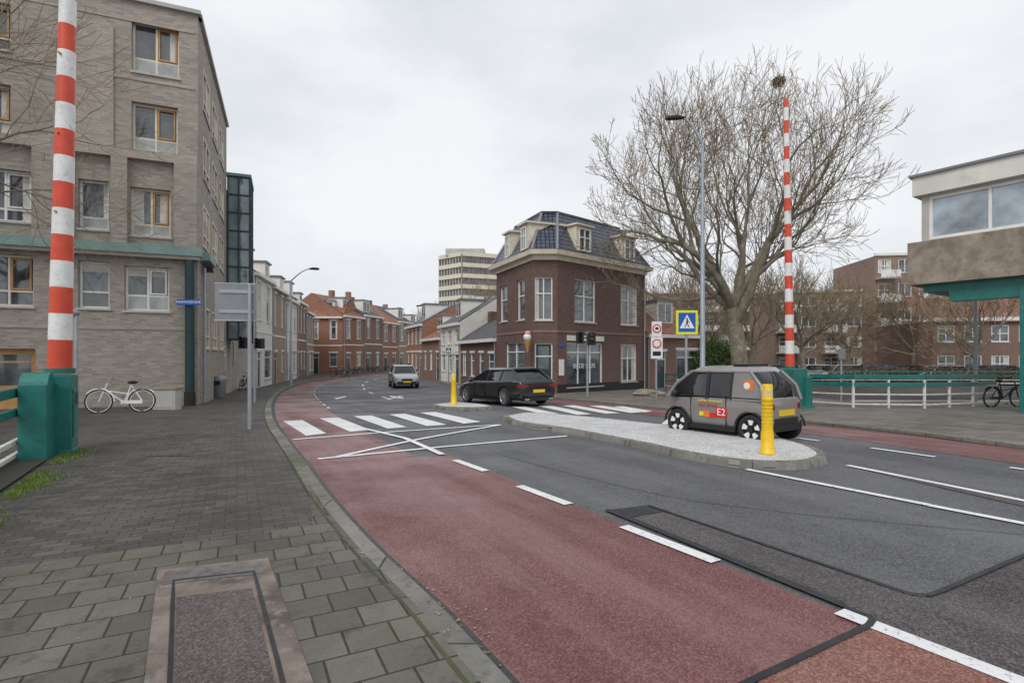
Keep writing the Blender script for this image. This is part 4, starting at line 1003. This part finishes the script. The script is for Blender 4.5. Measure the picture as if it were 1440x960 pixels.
# ---------------------------------------------------------------- trees
def gen_tree(seed,r0,lens,kids,up=.25,sp=.75,tmin=.011,cx=0,Rm=99,Zm=99,wob=.25,lr=.6):
    R=random.Random(seed); b=B()
    def rv(): return Vector((R.gauss(0,1),R.gauss(0,1),R.gauss(0,1))).normalized()
    def br(p,d,L,r,lev):
        ns=4 if lev<1 else (5 if lev<4 else (3 if lev<5 else 2)); path=[p];rad=[r];dirs=[d]
        re=max(tmin,r*(.58 if lev else .8)); wb_=wob if lev<4 else wob*.7
        if lev:
            h=Vector((p.x-cx,p.y,0)); e=(h.length/Rm)**2+((p.z-Zm*.45)/(Zm*.55))**2
            if e>.8: L=L*max(.35,1.35-.45*e)
        for i in range(ns):
            d=(d+rv()*(.08 if lev==0 else wb_)+Z*(up*.22 if lev else 0)).normalized()
            p=p+d*L/ns; path.append(p); rad.append(max(tmin,r+(re-r)*(i+1)/ns)); dirs.append(d)
        sg=[14,9,7,5,4,3,3,3][lev]; b.tube(path,rad,sg,m_bark if lev<4 else m_twig,caps=False,smooth=lev<4)
        if lev>=len(lens)-1: return
        nk=kids[lev]
        for k in range(nk):
            if lev==0: t=1.0 if k<nk-3 else R.uniform(.72,.95)
            else: t=1.0 if k<2 else R.uniform(.25,.95)
            i=min(ns-1,int(t*ns)); q=path[i].lerp(path[i+1],t*ns-i) if t<1 else path[-1]; dd=dirs[min(ns,i+1)]
            if lev==0:
                an=2*math.pi*(k*.618+R.uniform(-.08,.08)); sd=Vector((math.cos(an),math.sin(an),0)); nd=(Z*R.choice((.5,.8,1.1,1.7))+sd).normalized() if k else (Z*2+sd*.4).normalized()
                rr=r0*lr*R.uniform(.75,1.1)
            else:
                s_=rv(); s_=(s_-dd*s_.dot(dd)).normalized(); a=sp*(R.uniform(.4,.8) if t==1 else R.uniform(.9,1.5)); nd=(dd+s_*a+Z*up*.3).normalized()
                rr=rad[min(i+1,ns)]*(.72 if t==1 else .5)
            br(q,nd,lens[lev+1]*R.uniform(.75,1.2),max(tmin,rr),lev+1)
    br(Vector((0,0,0)),Vector((.03,0,1)).normalized(),lens[0],r0,0)
    b.tube([(0,0,-.3),(0,0,.1),(0,0,.6)],[r0*1.6,r0*1.3,r0*1.02],14,m_bark,caps=False)
    return b
bt=gen_tree(12,.56,[4.6,4.9,3.7,2.6,1.75,1.1,.6],[8,5,4,4,4,3],up=.30,cx=1.0,Rm=7.9,Zm=17.8,wob=.24,lr=.5,sp=.85)
zs=max(v[2] for v in bt.v); s_=min(1.12,max(.9,18.3/zs)); print('tree',zs,min(v[0] for v in bt.v),max(v[0] for v in bt.v))
Y=28.0; t=link(bpy.data.objects.new('plane_tree',bt.mesh('plane_tree'))); t.location=(at(1043,Y),Y,g(Y)); t.scale=(s_*.8,s_*.8,s_)
bt2=gen_tree(9,.24,[3.2,3.0,2.3,1.6,1.1,.7],[6,5,4,4,4],up=.3,tmin=.014,lr=.6); m2=bt2.mesh('bare_tree')
def inst(px,Y,s,rz,sz=None):
    t=link(bpy.data.objects.new('bare_tree',m2)); t.location=(at(px,Y),Y,g(Y)); t.scale=(s,s,sz or s); t.rotation_euler=(0,0,rz)
inst(1130,46,.95,1);inst(1195,56,.95,2);inst(1285,53,.95,3.2);inst(1000,50,.85,.5);inst(702,125,1.7,2.2);inst(600,130,1.3,0);inst(1370,44.5,.85,4);inst(950,60,1.2,5);inst(1060,62,1.1,2.6)
bt3=gen_tree(21,.2,[5.0,3.4,2.8,2.0,1.3,.8],[8,5,4,4,4],up=.12,tmin=.006,lr=.5,wob=.28); 
t=link(bpy.data.objects.new('bare_tree',bt3.mesh('bare_tree'))); t.location=(-15.9,11.8,0); t.scale=(1.0,1.0,1.1); t.rotation_euler=(0,0,.8)
R=random.Random(3); nb_=B(); nb_.ball((0,0,0),.24,m_nest,(1.1,1.1,.75))
for i in range(200):
    a=Vector((R.gauss(0,1),R.gauss(0,1),R.gauss(0,.6))).normalized()*.25; dd=Vector((R.gauss(0,1),R.gauss(0,1),R.gauss(0,.5))).normalized()*.15
    nb_.tube([a-dd,a+dd],.01,3,m_nest,caps=False)
t=link(bpy.data.objects.new('bird_nest',nb_.mesh('bird_nest'))); Yn=27.5; t.location=(at(1095,Yn),Yn,zat(115,Yn))
def tufts(name,pts,mat,hh,w):
    b=B()
    for p in pts:
        a=R.uniform(0,6.28); q=Vector((math.cos(a),math.sin(a),0))*w; tip=Vector((R.gauss(0,.3),R.gauss(0,.3),1))*hh*R.uniform(.5,1.2)
        p=Vector(p); b.face([p-q,p+q,p+tip],mat)
    return link(bpy.data.objects.new(name,b.mesh(name)))
pts=[]
for i in range(12000):
    t_=R.random(); a=Vector((-7.55,9.2)).lerp(Vector((-.8,-2.5)),t_)+Vector((.87,.49))*abs(R.gauss(0,.15))
    if R.random()<.5+.5*math.sin(t_*37): pts.append((a.x,a.y,.1))
tufts('grass',pts,m_grass,.05,.006)
pts=[(R.uniform(26,50),CN1+2+R.uniform(0,1.2),-.6+R.random()*1.3) for i in range(6000)]
tufts('hedge',pts,m_hedge,.15,.07)
pts=[]
for i in range(5000):
    v=Vector((R.gauss(0,1),R.gauss(0,1),R.gauss(0,1))).normalized()*R.uniform(.6,1)*1.0; pts.append((at(1000,39)+v.x*2.2+R.gauss(0,.3),39+v.y,1.0+v.z*1.7+R.gauss(0,.2)))
tufts('ivy_bush',pts,m_green,.2,.09)
b=B()
def inside(p,poly):
    c=False; j=len(poly)-1
    for i in range(len(poly)):
        if (poly[i].y>p.y)!=(poly[j].y>p.y) and p.x<(poly[j].x-poly[i].x)*(p.y-poly[i].y)/(poly[j].y-poly[i].y)+poly[i].x: c=not c
        j=i
    return c
for i in range(16000):
    p=Vector((R.uniform(-1,6),R.uniform(8,18)))
    if not inside(p,ISL): continue
    s=R.uniform(.004,.011); an=R.uniform(0,6.28); e=Vector((math.cos(an),math.sin(an),R.uniform(-.2,.3)))*s; f_=Vector((-math.sin(an),math.cos(an),R.uniform(-.2,.3)))*s*.8
    q=Vector((p.x,p.y,g(p.y)+.122)); b.face([q-e,q-f_,q+e,q+f_],m_swh)
link(bpy.data.objects.new('shell_gravel',b.mesh('shell_gravel')))
b=B()
for i in range(420):
    if i<260:
        k=R.randrange(12,40); p=LK[k].lerp(LK[k+1],R.random()); d_=abs(R.gauss(0,.12)); tn=(LK[k+1]-LK[k]).normalized(); sgn=R.choice((1,-1,-1)); a=p+Vector((-tn.y,tn.x))*(d_*sgn); z=g(a.y)+(.108 if sgn>0 else .012)
    else:
        a=Vector((R.uniform(-6,-1.5),R.uniform(2.5,12))); z=g(a.y)+.108
        if a.x> -2.2 and a.y<6: continue
        if a.x>-4.2 and a.y>6: continue
    s=R.uniform(.006,.016); an=R.uniform(0,6.28); e=Vector((math.cos(an),math.sin(an),0))*s; f_=Vector((-e.y,e.x,0))*.6
    p=Vector((a.x,a.y,z+.002)); b.face([p-e,p-f_,p+e+Z*s*.4,p+f_],m_leaf)
link(bpy.data.objects.new('fallen_leaves',b.mesh('fallen_leaves')))
bm=bmesh.new(); bmesh.ops.create_icosphere(bm,subdivisions=3,radius=.5)
for v in bm.verts: v.co*=1+.25*math.sin(v.co.x*7+v.co.y*5)*math.cos(v.co.z*6); v.co.z*=.42; v.co.x*=1.5
me=bpy.data.meshes.new('boulder'); bm.to_mesh(me); bm.free(); me.materials.append(m_conc); q=P(912,556,.1)
t=link(bpy.data.objects.new('boulder',me)); t.location=(q.x,q.y,g(q.y)+.2)
# ---------------------------------------------------------------- sky & light
w=bpy.data.worlds.new('World'); sc.world=w; w.use_nodes=True; n_=w.node_tree.nodes; l_=w.node_tree.links
bg=n_['Background']; sky=n_.new('ShaderNodeTexSky'); sky.sky_type='NISHITA'; sky.sun_disc=False
EL=math.radians(48); AZ=math.radians(205)
sky.sun_elevation=EL; sky.sun_rotation=AZ
tc=n_.new('ShaderNodeTexCoord').outputs['Generated']; mpn=n_.new('ShaderNodeMapping'); mpn.inputs['Scale'].default_value=(1,1,2.2); l_.new(tc,mpn.inputs[0])
nz=noise(n_,l_,mpn.outputs[0],1.7,8,.55); f=ramp(n_,l_,nz,.36,.64)
cl=mixn(n_,l_,(6.8,7.25,7.9,1),(9.5,9.65,9.9,1),f)
mx=mixn(n_,l_,sky.outputs[0],cl,.94); l_.new(mx,bg.inputs[0]); bg.inputs[1].default_value=.1
sl=bpy.data.lights.new('sun','SUN'); sl.energy=1.45; sl.angle=math.radians(28); sl.color=(1,.975,.94)
so=link(bpy.data.objects.new('sun',sl)); dv=Vector((math.sin(AZ)*math.cos(EL),math.cos(AZ)*math.cos(EL),math.sin(EL)))
so.rotation_euler=dv.to_track_quat('Z','Y').to_euler(); so.location=(0,0,40)
# ---------------------------------------------------------------- camera
cd=bpy.data.cameras.new('camera'); cd.sensor_width=36; cd.lens=F/1440*36; cd.shift_y=20/1440; cd.clip_end=2000; cd.clip_start=.05
co=link(bpy.data.objects.new('camera',cd)); co.location=(0,0,H); co.rotation_euler=(math.pi/2,0,0); sc.camera=co
sc.view_settings.view_transform='Standard'; sc.view_settings.look='None'; sc.view_settings.exposure=0
